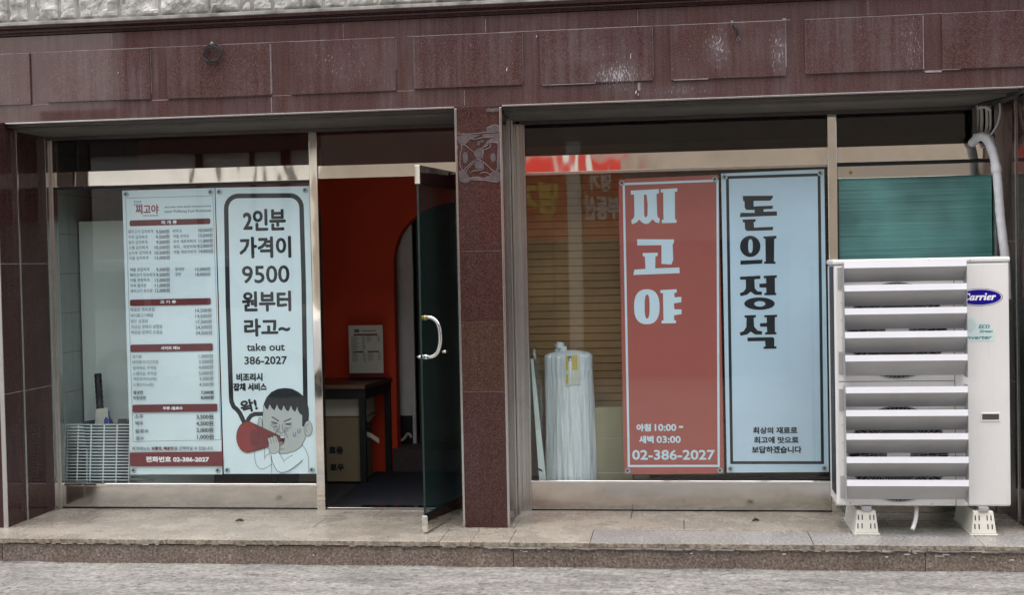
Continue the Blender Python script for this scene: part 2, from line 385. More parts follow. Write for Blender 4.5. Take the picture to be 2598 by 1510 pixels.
class Print:
    """flat print on a hanging sheet: artboard units -> the sheet's plane"""
    def __init__(s, o, c, y): s.o = o; s.c = c; s.y = y; s.b = B(); s.mats = []; s.layer = 1
    def w(s, px, py):
        u = (px - s.o[0]) / 1000; v = (py - s.o[1]) / 1000
        return tuple(c[0] + c[1] * u + c[2] * v + c[3] * u * v + c[4] * u * u for c in s.c)
    def use(s, mat, step=1):
        if mat not in s.mats: s.mats.append(mat)
        s.b.cur = s.mats.index(mat); s.layer += step
    def fy(s, k=0): return s.y - s.layer * .00012 - k * .00001
    def poly(s, mat, pts, holes=(), z=None):
        s.use(mat)
        loops = [[Vector((*s.w(*p), 0)) for p in L] for L in [pts] + list(holes)]
        flat = [q for L in loops for q in L]; i = len(s.b.v)
        s.b.v += [(q.x, s.fy(), q.y) for q in flat]
        for t in tessellate_polygon(loops): s.b.f.append(tuple(i + k for k in t)); s.b.mi.append(s.b.cur)
    def stroke(s, mat, pts, wd, closed=False, smooth=0):
        s.use(mat)
        P = [Vector(s.w(*p)) for p in pts]
        if smooth: P = [Vector((q[0], q[1])) for q in bez([(p.x, p.y, 0) for p in P], smooth)]
        wd = abs(s.w(s.o[0] + wd, s.o[1])[0] - s.w(*s.o)[0]); N = len(P); L = []; 
        for k, p in enumerate(P):
            a = P[(k - 1) % N] if (closed or k) else p; b = P[(k + 1) % N] if (closed or k < N - 1) else p
            d1 = (p - a).normalized() if (p - a).length else (b - p).normalized(); d2 = (b - p).normalized() if (b - p).length else d1
            n1 = Vector((-d1.y, d1.x)); n2 = Vector((-d2.y, d2.x)); n = (n1 + n2)
            n = n.normalized() if n.length > .1 else n1
            n = n / max(.5, n.dot(n1)); L.append((p + n * wd / 2, p - n * wd / 2))
        i = len(s.b.v)
        for a, b in L: s.b.v += [(a.x, s.fy(), a.y), (b.x, s.fy(), b.y)]
        for k in range(N if closed else N - 1):
            l = (k + 1) % N; s.b.f.append((i + 2 * k, i + 2 * k + 1, i + 2 * l + 1, i + 2 * l)); s.b.mi.append(s.b.cur)
    def text(s, mat, t, x0, x1, y0, y1, bold=0, shear=0, rot=0):
        s.use(mat)
        xc, yc = (x0 + x1) / 2, (y0 + y1) / 2
        xa = s.w(x0, yc)[0]; xb = s.w(x1, yc)[0]; za = s.w(xc, y1)[1]; zb = s.w(xc, y0)[1]
        put_text(s.b, t, xa, xb, za, zb, lambda k: s.fy(k), bold * .0024, shear, rot)
    def ell(s, cx, cy, rx, ry, n=36, p=2.0):
        o = []
        for k in range(n):
            t = 2 * PI * k / n; c, q = math.cos(t), math.sin(t)
            o.append((cx + rx * math.copysign(abs(c) ** (2 / p), c), cy + ry * math.copysign(abs(q) ** (2 / p), q)))
        return o
def zm(o, s): return lambda a, b: (o[0] + a / s, o[1] + b / s)

# ================================================================== SETTING
g = B(); N = 60
g.quad((-90, -90, -.148), (90, -90, -.148), (90, 90, -.148), (-90, 90, -.148))
struct(g.build('ground', G['ground']))
struct(rbox('floor', G['dark'], None, -4.5, 2.2, .60, 3.2, -.05, -.004, bevel=0))
struct(rbox('ceiling', G['dark'], None, -4.5, 2.2, .60, 3.2, 2.62, 2.70, bevel=0))

# ------------------------------------------------------------------ entrance step
st = thing('stone_step', (-1.2, 0, -.148), 'long low granite step with chipped front edge below the shop windows', 'step')
def slabs(y0, y1, cuts, mat, par):
    for a, b in zip(cuts[:-1], cuts[1:]):
        o = rbox('tread_slab', [mat(0.5 * (a + b)), G['nosing']], par, a + .0015, b - .0015, y0 + .0015, y1 - .0015, -.028, random.uniform(-.0015, .0015), bevel=.003); o.data.polygons[2].material_index = 1
beige = lambda x: G['tread']
mixed = lambda x: G['tread'] if x < -.50 else G['tread_grey']
slabs(-.398, -.04, [-5.6, -4.4, -2.975, -1.36, -1.18, -.96, -.505, .72, 1.62, 3.2], mixed, st)
slabs(-.04, .27, [-5.6, -3.7, -2.2, -.98, .02, 1.2, 3.2], beige, st)
slabs(.27, .53, [-5.6, -3.76, -1.9, -.3, 1.0, 3.2], beige, st)
bb = B()
random.seed(3)
for i in range(420):     # uneven lip of old bedding mortar along the edge of the treads
    x = -5.5 + i * .02
    if x > -1.1 or random.random() < .25:
        h = random.uniform(.002, .012) if x > -1.1 else random.uniform(.001, .005)
        w_ = random.uniform(.012, .05); bb.box(x, x + w_, -.3985 - random.uniform(.0, .004), -.39, -.028 - h, -.0275)
bb.build('broken_mortar', G['ledge'], st)['kind'] = 'stuff'
rc = [-5.6, -4.0, -.938, 1.31, 3.2]
for a, b in zip(rc[:-1], rc[1:]):
    rbox('riser_slab', G['riser'], st, a + .002, b - .002, -.383, -.34, -.16, -.034, bevel=.002)
rbox('bedding', G['dark'], st, -5.6, 3.2, -.375, .60, -.15, -.030, bevel=0)
gb = B(); random.seed(8)
for i in range(300):     # uneven line of grit where the ground meets the riser
    x = -5.5 + i * .03; h = .002 + .010 * max(0, noise.noise(Vector((x * 2.2, 0, 0))) + .3) * random.uniform(.4, 1); d_ = random.uniform(.006, .03)
    gb.hexa([(x, -.384 - d_, -.1475), (x + .034, -.384 - d_, -.1475), (x, -.382, -.1475), (x + .034, -.382, -.1475), (x, -.3845, -.148 + h), (x + .034, -.3845, -.148 + h), (x, -.382, -.148 + h), (x + .034, -.382, -.148 + h)])
gb.build('grit', G['ground'], st)['kind'] = 'stuff'
pb = B()
for x, z, w_ in ((-.90, -.052, .016), (-.885, -.058, .02), (-.868, -.056, .012), (-.74, -.055, .01), (.05, -.06, .012), (1.20, -.055, .03), (1.25, -.05, .02), (1.36, -.062, .05), (1.40, -.055, .035), (1.55, -.065, .02), (.55, -.06, .02), (1.10, -.07, .015), (1.75, -.08, .02), (-2.1, -.09, .006), (-3.4, -.1, .006)):
    pb.box(x, x + w_, -.3845, -.382, z, z + random.uniform(.003, .007))
pb.build('paint_spots', G['white'], st)['kind'] = 'stuff'

# ------------------------------------------------------------------ the building
bd = thing('storefront_building', (-1.1, 0, 0), 'ground floor of a building faced in polished dark red granite with two glazed shop openings', 'building')
rbox('fascia', G['fascia'], bd, -6.2, 4.2, 0, .50, 2.503, 3.032, bevel=.003)
px = [(-4.7, -3.93), (-3.82, -3.157), (-3.047, -2.398), (-2.275, -1.632), (-1.523, -.875), (-.768, -.116), (-.011, .641), (.746, 1.399), (1.502, 2.3)]
for k, (a, b) in enumerate(px):
    rbox('granite_panel', G['fascia'], bd, a, b, -.014 - .003 * ((k * 7) % 3) / 2, 0.001, 2.611 + .003 * ((k * 5) % 3), 2.927, bevel=.002)
mj = B()
def joint(x0, x1, z0, z1, y=-.0015):
    mj.box(x0, x1, y, .001, z0, z1)
random.seed(11)
x = -4.7
while x < 2.3:                                   # thin pale joint above the panels, broken in places
    L_ = random.uniform(.05, .5); t_ = random.uniform(.0008, .0030)
    if random.random() < .8: joint(x, min(x + L_, 2.3), 2.9285, 2.9285 + t_)
    x += L_
for (a, b), (c, d) in zip(px[:-1], px[1:]):
    if random.random() < .8: joint(b + .002, c - .002, 2.607, 2.6075 + random.uniform(.001, .003))
    for e in (b + .001, c - .003):
        if random.random() < .6: joint(e, e + .002, 2.62 + random.uniform(0, .12), 2.92)
joint(-2.404, -2.401, 2.51, 2.60); joint(-2.400, -2.397, 2.62, 2.92, -.0165); joint(-1.226, -1.224, 2.51, 2.60); joint(-1.091, -1.0885, 2.932, 3.01); joint(1.398, 1.401, 2.62, 2.92, -.0165); joint(.638, .642, 2.66, 2.80, -.0175)
joint(-.76, -.45, 2.6085, 2.612, -.0155); joint(.0, .2, 2.609, 2.613, -.0155); joint(1.41, 1.50, 2.600, 2.611, -.004); joint(-.205, -.19, 2.56, 2.606, -.002); joint(1.5, 1.60, 2.61, 2.6125, -.0155)
joint(-2.775, -2.765, 2.93, 2.94, -.003); joint(.335, .345, 2.90, 2.94, -.003); joint(.625, .645, 2.93, 2.94, -.003)
for xx in (-3.4, -1.95, -.2, 1.1): joint(xx, xx + .0015, 2.94, 3.02)
mj.build('mortar_joint', G['mortar'], bd)['kind'] = 'stuff'
wb = B()
for xx, zz, ww, hh in ((-.22, 2.54, .008, .016), (-.205, 2.53, .005, .01), (-.97, 2.70, .006, .02), (-.245, 2.745, .005, .03), (-.79, 2.89, .005, .012), (-3.36, 2.78, .004, .008)):
    wb.hexa([(xx, -.0195, zz), (xx + ww * .5, -.0195, zz), (xx, 0, zz), (xx + ww * .5, 0, zz), (xx + .004, -.0195, zz + hh), (xx + ww, -.0195, zz + hh), (xx + .004, 0, zz + hh), (xx + ww, 0, zz + hh)])
wb.build('chip_marks', G['white'], bd)['kind'] = 'stuff'
# cornice: three dark steps under a cement ledge
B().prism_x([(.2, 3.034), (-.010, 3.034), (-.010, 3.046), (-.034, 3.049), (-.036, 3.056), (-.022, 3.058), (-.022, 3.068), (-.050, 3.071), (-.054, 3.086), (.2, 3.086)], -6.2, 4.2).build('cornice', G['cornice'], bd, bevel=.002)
B().prism_x([(.2, 3.088), (-.060, 3.088), (-.060, 3.108), (-.02, 3.116), (.2, 3.116)], -6.2, 4.2).build('cement_ledge', G['ledge'], bd, bevel=.003)
# rough stone wall above
def stone(x0, x1, z0, z1, seed):
    b = B(); nx = max(6, int((x1 - x0) / .012)); nz = max(6, int((z1 - z0) / .012)); i = 0
    for c in range(nz + 1):
        for a in range(nx + 1):
            u, v = a / nx, c / nz; e = min(1, min(u, 1 - u) * (x1 - x0) / .03, min(v, 1 - v) * (z1 - z0) / .03)
            p = Vector((x0 + u * (x1 - x0), seed * 3.1, z0 + v * (z1 - z0)))
            h = noise.fractal(p * 9, 0.8, 2.1, 6) * .025 + noise.noise(p * 4) * .018
            jx = noise.noise(p * 30 + Vector((5, 0, 0))) * .006 * (1 - e); jz = noise.noise(p * 30) * .007 * (1 - e)
            b.v.append((p.x + jx, .008 - (.026 + h) * (e ** .5), p.z + jz))
    for c in range(nz):
        for a in range(nx):
            k = c * (nx + 1) + a; b.f.append((k, k + 1, k + nx + 2, k + nx + 1)); b.mi.append(0)
    b.build('stone_block', G['stone'], bd)
sx_ = [-6.0, -5.4, -4.95, -4.55, -4.23, -4.068, -3.935, -3.737, -3.612, -3.35, -3.091, -2.776, -2.578, -2.509, -2.382, -2.206, -2.069, -1.931, -1.733, -1.40, -1.15, -.85, -.62, -.3]
for k, (a, b_) in enumerate(zip(sx_[:-1], sx_[1:])): stone(a + .006, b_ - .006, 3.124, 3.40, k)
sx2 = [-6, -5.2, -4.7, -4.3, -3.8, -3.4, -2.9, -2.5, -2.0, -1.5, -1.0, -.5]
for k, (a, b_) in enumerate(zip(sx2[:-1], sx2[1:])): stone(a + .006, b_ - .006, 3.412, 3.70, k + 40)
rbox('mortar_bed', G['ledge'], bd, -6.2, 4.2, .004, .5, 3.116, 6.5, bevel=0)
# pillar blocks
for z0, z1, mt in ((0, .809, 'pillar'), (.811, 1.2285, 'pillar_pale'), (1.2295, 1.646, 'pillar'), (1.648, 2.5025, 'pillar')):
    rbox('pillar_block', G[mt], bd, -1.272, -1.018, -.004, .50, z0, z1, bevel=.0015)
rbox('pillar_core', G['mortar'], bd, -1.270, -1.020, -.0015, .49, 0, 2.503, bevel=0)
for x0, x1 in ((-1.286, -1.272), (-1.018, -1.004)):
    rbox('corner_trim', G['steel_frame'], bd, x0, x1, -.008, .02, 0, 2.492, bevel=.002)
# worn carved square on the pillar
cq = lambda a, b: (-1.278 + (a - 170) / 710 * .274, 2.337 - (b - 485) / 745 * .279)
cv = B(); cy_ = [-.0052]
def blob(pts):
    cy_[0] -= .0001
    loops = [[Vector((*cq(*p), 0)) for p in pts]]; i = len(cv.v)
    cv.v += [(q.x, cy_[0] - .0012, q.y) for q in loops[0]]
    for t in tessellate_polygon(loops): cv.f.append(tuple(i + k for k in t)); cv.mi.append(0)
    n_ = len(pts); j = len(cv.v); cv.v += [(q.x, -.003, q.y) for q in loops[0]]
    for k in range(n_):
        l = (k + 1) % n_; cv.f.append((i + k, i + l, j + l, j + k)); cv.mi.append(0)
ec = lambda cx, cy, rx, ry: [(cx + rx * math.cos(k * PI / 8), cy + ry * math.sin(k * PI / 8)) for k in range(16)]
for pts in ([(185, 500), (300, 485), (480, 495), (560, 490), (420, 560), (380, 555), (340, 600), (300, 640), (240, 650), (200, 600)],
            [(560, 490), (860, 470), (868, 620), (810, 640), (700, 625), (660, 640), (655, 670), (560, 700), (650, 600), (740, 535), (600, 545)],
            [(440, 760), (520, 700), (580, 720), (580, 780), (570, 830), (540, 890), (500, 880), (440, 820)],
            [(195, 1050), (290, 1040), (330, 1120), (370, 1180), (360, 1230), (290, 1250), (210, 1220)],
            [(700, 1090), (800, 1060), (850, 1120), (870, 1220), (800, 1250), (690, 1235), (660, 1170)],
            [(355, 1182), (480, 1160), (580, 1190), (680, 1150), (690, 1237), (440, 1207), (370, 1217)],
            [(640, 120), (700, 92), (830, 88), (850, 130), (760, 150), (650, 140)], [(640, 400), (760, 350), (860, 375), (862, 440), (640, 450)],
            [(800, 640), (860, 625), (868, 900), (850, 1050), (800, 1060), (790, 950), (820, 800)],
            ec(520, 970, 75, 72), ec(305, 850, 42, 95), ec(735, 860, 42, 72), ec(515, 630, 25, 42), ec(570, 600, 25, 25)):
    blob(pts)
cv.build('plaster_residue', G['plaster'], bd)['kind'] = 'stuff'
rg = B()
for pts in ([(180, 470), (420, 478), (640, 462), (860, 455)], [(185, 520), (178, 620), (190, 700)], [(245, 650), (255, 700), (235, 760), (222, 860), (222, 960), (240, 1020), (280, 1040), (360, 960), (430, 900)],
            [(250, 645), (300, 650), (360, 700), (420, 755)], [(300, 640), (340, 600), (385, 555), (470, 565), (560, 545), (740, 535)], [(740, 570), (655, 625), (655, 660), (600, 690), (540, 715)],
            [(575, 740), (690, 695), (700, 625), (800, 625), (815, 720), (800, 900), (795, 1040), (740, 1075), (580, 920)], [(580, 720), (585, 780), (570, 830), (575, 870)],
            [(310, 1090), (330, 1040), (420, 940), (490, 885), (560, 905)], [(380, 1095), (430, 1060), (550, 1055), (590, 1010)], [(520, 1110), (570, 1090), (640, 1100), (690, 1135)], [(355, 1180), (480, 1160), (580, 1190), (660, 1150)],
            [(430, 1205), (560, 1210), (690, 1235), (800, 1252)], [(640, 110), (690, 92), (730, 120), (790, 95), (840, 100)], [(640, 395), (770, 350), (860, 380)], [(850, 870), (860, 1000), (845, 1080)]):
    rg.tube([(*(lambda q: (q[0], -.0058, q[1]))(cq(*p)),) for p in [tuple(v)[:2] for v in bez([(a, b, 0) for a, b in pts], 4)]], .0021, 5)
rg.build('plaster_ridge', G['ridge'], bd)['kind'] = 'stuff'
# pillar flanks and steel stepping back to the shop windows
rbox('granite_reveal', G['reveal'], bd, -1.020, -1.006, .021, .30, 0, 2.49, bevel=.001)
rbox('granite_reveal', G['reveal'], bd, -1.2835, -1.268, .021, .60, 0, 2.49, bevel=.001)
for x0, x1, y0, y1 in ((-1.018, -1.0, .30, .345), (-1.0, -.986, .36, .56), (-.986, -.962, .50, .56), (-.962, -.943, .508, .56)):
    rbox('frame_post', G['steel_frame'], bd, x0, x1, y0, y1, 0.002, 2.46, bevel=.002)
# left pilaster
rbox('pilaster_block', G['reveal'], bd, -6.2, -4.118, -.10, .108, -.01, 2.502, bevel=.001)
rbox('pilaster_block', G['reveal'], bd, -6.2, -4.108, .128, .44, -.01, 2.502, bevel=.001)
rbox('corner_trim', G['steel_frame'], bd, -4.14, -4.110, -.106, -.10, -.01, 2.50, bevel=.002)
rbox('corner_trim', G['steel_frame'], bd, -4.13, -4.098, .109, .127, -.01, 2.50, bevel=.002)
for z in (1.628, .822):
    rbox('pilaster_joint', G['mortar'], bd, -4.13, -4.1165, -.098, .106, z, z + .003, bevel=0)
    rbox('pilaster_joint', G['mortar'], bd, -4.13, -4.1065, .13, .44, z, z + .003, bevel=0)
rbox('frame_post', G['steel_frame'], bd, -4.118, -4.078, .44, .56, .0, 2.46, bevel=.002)
# right pilaster
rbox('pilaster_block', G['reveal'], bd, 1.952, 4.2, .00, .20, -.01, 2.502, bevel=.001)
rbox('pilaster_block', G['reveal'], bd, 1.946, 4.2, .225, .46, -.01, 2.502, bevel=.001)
rbox('corner_trim', G['steel_frame'], bd, 1.944, 1.98, .201, .224, -.01, 2.50, bevel=.002)
rbox('corner_trim', G['steel_frame'], bd, 1.944, 1.98, -.006, -.001, -.01, 2.50, bevel=.002)
for z in (1.64, .82): rbox('pilaster_joint', G['mortar'], bd, 1.9445, 1.96, .226, .45, z, z + .003, bevel=0)
rbox('frame_post', G['steel_frame'], bd, 1.895, 1.952, .462, .56, 0, 2.46, bevel=.002)
# soffits with a metal lip
for x0, x1 in ((-4.108, -1.287), (-1.003, 1.944)):
    rbox('soffit', G['soffit'], bd, x0, x1, .10, .60, 2.462, 2.500, bevel=0)
    rbox('soffit_trim', G['soffit_trim'], bd, x0, x1, .022, .099, 2.478, 2.502, bevel=.002)
    rbox('fascia_lip', G['steel_frame'], bd, x0, x1, -.004, .021, 2.494, 2.5028, bevel=.001)
    rbox('head_rail', G['soffit_trim'], bd, x0, x1, .50, .56, 2.440, 2.462, bevel=.001)
# closing shell so that the rooms stay dark
rbox('outer_shell', G['dark'], bd, -6.2, 4.2, 3.2, 3.4, -.14, 6.5, bevel=0)
rbox('outer_shell', G['dark'], bd, -6.2, -4.5, .46, 3.2, -.14, 3.0, bevel=0)
rbox('outer_shell', G['dark'], bd, 2.2, 4.2, .46, 3.2, -.14, 3.0, bevel=0)
rbox('outer_shell', G['dark'], bd, -6.2, 4.2, .50, 3.2, 2.72, 3.0, bevel=0)

# ------------------------------------------------------------------ shop windows (parts of the building)
def pane(par, x0, x1, z0, z1, mat='glass', y=.530): return rbox('pane', G[mat], par, x0, x1, y, y + .008, z0, z1, bevel=0)
lw = rbox('window_frame', G['steel_frame'], bd, -4.078, -4.062, .50, .56, .0, 2.44, bevel=.002)
B().box(-4.062, -2.328, .516, .56, 2.132, 2.232).build('transom', G['steel'], lw, bevel=.003)
rbox('glazing_bead', G['black'], lw, -4.062, -2.328, .522, .55, 2.116, 2.1315, bevel=0)
rbox('sill_panel', G['steel_panel'], lw, -4.062, -2.328, .516, .56, .012, .150, bevel=.002)
rbox('sill_lip', G['steel'], lw, -4.075, -2.326, .502, .56, .151, .172, bevel=.004)
rbox('floor_gap', G['black'], lw, -4.062, -2.328, .524, .55, .0, .011, bevel=0)
pane(lw, -4.062, -2.328, .173, 2.115); pane(lw, -4.062, -2.328, 2.233, 2.439, 'glass_dark')
mu = rbox('mullion', G['steel'], bd, -2.326, -2.272, .504, .57, .0, 2.44, bevel=.003)
dt = rbox('door_transom', G['steel'], bd, -2.270, -1.288, .512, .57, 2.137, 2.222, bevel=.003)
pane(dt, -2.270, -1.288, 2.223, 2.439, 'glass_dark')
rbox('threshold', G['steel_panel'], bd, -2.270, -1.288, .535, .62, .001, .012, bevel=.003)
rw = rbox('window_frame', G['steel_frame'], bd, -.9425, -.930, .50, .56, .0, 2.44, bevel=.002)
rbox('transom', G['steel'], rw, -.930, .922, .516, .56, 2.136, 2.243, bevel=.003)
rbox('glazing_bead', G['steel_frame'], rw, -.930, .922, .520, .55, 2.122, 2.1355, bevel=0)
rbox('sill_panel', G['steel_panel'], rw, -.930, .922, .516, .56, .010, .178, bevel=.002)
rbox('sill_lip', G['steel'], rw, -.942, .924, .502, .56, .179, .196, bevel=.004)
pane(rw, -.930, .922, .197, 2.1215, 'glass_right'); pane(rw, -.930, .922, 2.244, 2.439, 'glass_dark')
rbox('mullion', G['steel'], bd, .924, .980, .504, .57, .0, 2.44, bevel=.003)
sd = rbox('side_door_frame', G['steel'], bd, .981, 1.894, .514, .56, 2.142, 2.240, bevel=.003)
rbox('door_rail', G['steel_panel'], sd, .983, 1.893, .517, .56, 2.045, 2.122, bevel=.003)
rbox('gap', G['black'], sd, .981, 1.894, .53, .56, 2.1225, 2.1415, bevel=0)
rbox('film_pane', G['teal'], sd, .990, 1.89, .532, .545, .15, 2.044, bevel=0)
rbox('stile', G['black'], sd, .981, .9895, .518, .56, .15, 2.044, bevel=0)
pane(sd, .981, 1.894, 2.241, 2.439, 'glass_dark')
rbox('sill_panel', G['steel_panel'], sd, .981, 1.894, .516, .56, .0, .149, bevel=.002)
B().disc_y(1.062, .514, 2.082, .011, 20, .004).build('bolt', G['brass'], sd)
# open glass door
dr = thing('glass_door', (-1.38, .46, 0), 'green tinted glass door with chrome handle standing open by the pillar', 'door')
P0 = Vector((-1.478, -.195, 0)); P1 = Vector((-1.372, .50, 0)); dd = (P1 - P0); dl = dd.length; dd.normalize(); nn = Vector((dd.y, -dd.x, 0))
def dbox(a0, a1, t0, t1, z0, z1):
    pts = []
    for z in (z0, z1):
        for t in (t0, t1):
            for a in (a0, a1): p = P0 + dd * a + nn * t; pts.append((p.x, p.y, z))
    return B().hexa(pts)
dbox(0, dl, -.005, .005, .108, 2.040).build('pane', [G['glass_door']], dr)
dbox(-.0012, -.0002, -.006, .006, .105, 2.045).build('pane_edge', G['glass_edge'], dr)
dbox(-.004, dl, -.017, .017, .012, .107).build('bottom_rail', G['steel'], dr, bevel=.003)
dbox(-.004, dl, -.017, .017, 2.041, 2.150).build('top_rail', G['steel'], dr, bevel=.003)
def dpt(a, t, z): p = P0 + dd * a + nn * t; return (p.x, p.y, z)
for sg in (1,):
    pth = bez([dpt(.06, sg * .006, 1.262), dpt(.06, sg * .04, 1.262), dpt(.06, sg * .075, 1.24), dpt(.06, sg * .095, 1.19), dpt(.06, sg * .095, 1.11), dpt(.06, sg * .075, 1.055), dpt(.06, sg * .04, 1.032), dpt(.06, sg * .006, 1.032)], 8)
    B().tube(pth, .0125, 12).build('handle', G['chrome'], dr, smooth=True)
for z, mt in ((1.262, 'brass'), (1.032, 'chrome')):
    B().tube([dpt(.06, -.016, z), dpt(.06, .016, z)], .017, 16).build('handle_rose', G[mt], dr, smooth=True)
B().tube([dpt(.06, -.006, 1.032), dpt(.06, -.03, 1.032), dpt(.06, -.05, 1.032)], [.013, .013, .004], 12).build('handle_tip', G['chrome'], dr, smooth=True)
B().tube([dpt(.36, .0, 1.04), dpt(.36, .035, 1.04)], .012, 12).build('lock_knob', G['chrome'], dr, smooth=True)

# ------------------------------------------------------------------ rooms behind the glass
aw = B(); yw = 2.03; xl, xr, sp_, R = -2.128, -1.18, 1.60, .474
xc = (xl + xr) / 2; arc = [(xr, .0)] + [(xc + R * math.cos(PI * k / 24), sp_ + R * .92 * math.sin(PI * k / 24)) for k in range(25)] + [(xl, .0)]
outer = [(-4.6, -.004), (-4.6, 2.62), (-.9, 2.62), (-.9, -.004)]
poly = outer[:3] + [(-.9, -.004)] + [(xr, -.004)] + arc[1:-1] + [(xl, -.004)]
loops = [[Vector((p[0], p[1], 0)) for p in poly]]
tri = tessellate_polygon(loops); n0 = len(poly)
aw.v += [(p[0], yw, p[1]) for p in poly] + [(p[0], yw + .12, p[1]) for p in poly]
for t in tri: aw.f.append(tuple(t)); aw.mi.append(0); aw.f.append(tuple(n0 + k for k in reversed(t))); aw.mi.append(0)
for k in range(n0): l = (k + 1) % n0; aw.f.append((k, n0 + k, n0 + l, l)); aw.mi.append(0)
tag(aw.build('red_wall', G['red_wall']), 'orange red inner wall with a tall arched opening behind the open doorway', 'wall')
tag(rbox('inner_step', G['plaster'], None, -2.155, -1.05, 1.975, 2.9, 0, .180), 'grey concrete step at the foot of the inner arch', 'step')
wp = thing('white_partition', (-2.1, 2.3, .18), 'white panel standing inside the arch with a dark square hole at its foot', 'partition')
B().box(-2.30, -2.03, 2.26, 2.30, .40, 2.35).box(-2.055, -2.03, 2.26, 2.30, .181, .3995).build('panel', G['white_wall'], wp)
rbox('hole', G['black'], wp, -2.30, -2.056, 2.27, 2.29, .182, .399, bevel=0)
hc = B().tube(bez([(-2.22, 2.26, .20), (-2.14, 2.25, .21), (-2.09, 2.24, .26), (-2.06, 2.22, .235)], 6), .011, 8)
tag(hc.build('white_cable', G['pvc']), 'short white cable coming out of the dark hole inside the arch', 'cable')
tag(rbox('curtain_panel', G['soffit'], None, -2.02, -1.70, 2.36, 2.39, .181, 2.4, bevel=0), 'dark grey door panel beside the white panel in the arch', 'panel')
tag(rbox('tiled_wall_base', G['dark'], None, -4.45, -4.147, .57, 2.02, 0, 2.61, bevel=0), 'dark side wall carrying the pale tiles at far left', 'wall')
tl = B()
for k in range(10):
    z = -.06 + .27 * k
    for j in range(5):
        tl.box(-4.1465, -4.137, .565 + j * .30, .565 + j * .30 + .297, max(z, 0) + .0015, z + .2685)
tag(tl.build('wall_tiles', G['tile'], bevel=.0012), 'pale green grey wall tiles beside the left window', 'tiles')
tag(rbox('dividing_wall', G['dark'], None, -1.25, -1.15, .61, 2.02, 0, 2.61, bevel=0), 'dark dividing wall behind the granite pillar', 'wall')
tag(rbox('back_wall', G['dark'], None, -1.15, 2.2, 2.02, 2.1, 0, 2.61, bevel=0), 'dark back wall behind the wooden blind', 'wall')
fm = thing('floor_mat', (-1.8, 1.3, 0), 'dark navy ribbed mat on the floor inside the doorway', 'mat')
mb = B().box(-2.285, -1.32, .66, 1.965, .0, .008)
for k in range(54): mb.box(-2.28, -1.325, .67 + k * .024, .682 + k * .024, .0079, .0115)
mb.build('mat_sheet', G['mat'], fm)
# wooden blind behind the right window
bl = B()
for k in range(44):
    z = .15 + .0498 * k; y_ = .955 + .004 * noise.noise(Vector((k * 1.7, 0, 0)))
    bl.prism_x([(y_ + .003, z + .0008), (y_, z + .004), (y_ + .003, z + .0475), (y_ + .012, z + .0478), (y_ + .012, z + .0008)], -1.10, 1.9)
bl.cur = 1; bl.box(-1.10, 1.9, .985, .99, .15, 2.35); bl.cur = 0  # black sheet added behind the slats so the gaps look shaded
for x in (-.80, .2): bl.box(x, x + .002, .946, .951, .15, 2.3)
tag(bl.build('wooden_blind', [G['blind'], G['black']]), 'brown wooden slatted blind behind the right window', 'blind')

# table, cartons and menu stand in the doorway
tb = thing('side_table', (-2.5, 1.7, 0), 'dark table with brown top against the red wall in the doorway', 'table')
tp = [(-2.95, 1.445), (-2.225, 1.445), (-2.155, 2.025), (-2.95, 2.025)]
b = B(); b.v = [(x, y, z) for z in (.690, .722) for x, y in (tp[0], tp[1], tp[3], tp[2])]; vv = b.v; b.v = []; b.hexa(vv); b.build('table_top', G['wood_top'], tb, bevel=.003)
rbox('top_edge', G['wood_edge'], tb, -2.95, -2.228, 1.438, 1.4445, .692, .720, bevel=.001)
b = B(); b.hexa([(-2.95, 1.46, .615), (-2.245, 1.46, .615), (-2.95, 1.48, .615), (-2.245, 1.48, .615), (-2.95, 1.46, .689), (-2.245, 1.46, .689), (-2.95, 1.48, .689), (-2.245, 1.48, .689)])
b.hexa([(-2.245, 1.46, .615), (-2.23, 1.46, .615), (-2.18, 2.0, .615), (-2.165, 2.0, .615), (-2.245, 1.46, .689), (-2.23, 1.46, .689), (-2.18, 2.0, .689), (-2.165, 2.0, .689)]); b.build('apron', G['black'], tb)
for x, y in ((-2.253, 1.462), (-2.19, 1.99), (-2.92, 1.462), (-2.92, 1.99)):
    rbox('leg', G['black'], tb, x - .022, x + .022, y - .016, y + .028, 0, .614)
bx = thing('cardboard_box', (-2.45, 1.62, 0), 'open brown carton with black printing under the dark table', 'box')
rbox('carton', G['carton'], bx, -2.75, -2.283, 1.505, 1.86, .012, .475, bevel=.003)
fy = lambda k=0: 1.5035 - k * .00003
b = B(); put_text(b, '료용', -2.520, -2.412, .212, .268, fy, .0035); b.build('lettering', G['ink'], bx)
b = B(); put_text(b, '로우', -2.515, -2.408, .088, .142, fy, .0035); b.build('lettering', G['ink'], bx)
b = B(); b.hexa([(-2.283, 1.52, .475), (-2.228, 1.53, .44), (-2.283, 1.84, .475), (-2.235, 1.80, .46), (-2.283, 1.52, .478), (-2.227, 1.53, .443), (-2.283, 1.84, .478), (-2.234, 1.80, .463)])
b.build('flap', G['carton'], bx)
tpz = B(); q = [(-2.28, 1.58, .42), (-2.25, 1.53, .36), (-2.20, 1.5, .345), (-2.14, 1.48, .31)]
for a, c in zip(q[:-1], q[1:]): tpz.hexa([(a[0], a[1], a[2] - .018), (c[0], c[1], c[2] - .018), (a[0], a[1] + .002, a[2] - .018), (c[0], c[1] + .002, c[2] - .018), (a[0], a[1], a[2] + .018), (c[0], c[1], c[2] + .018), (a[0], a[1] + .002, a[2] + .018), (c[0], c[1] + .002, c[2] + .018)])
tpz.build('torn_tape', G['label_white'], bx)
tag(rbox('flat_box', G['label_white'], None, -2.75, -2.255, 1.56, 1.84, .479, .605, bevel=.003), 'flat pale box lying on the brown carton under the table', 'box')
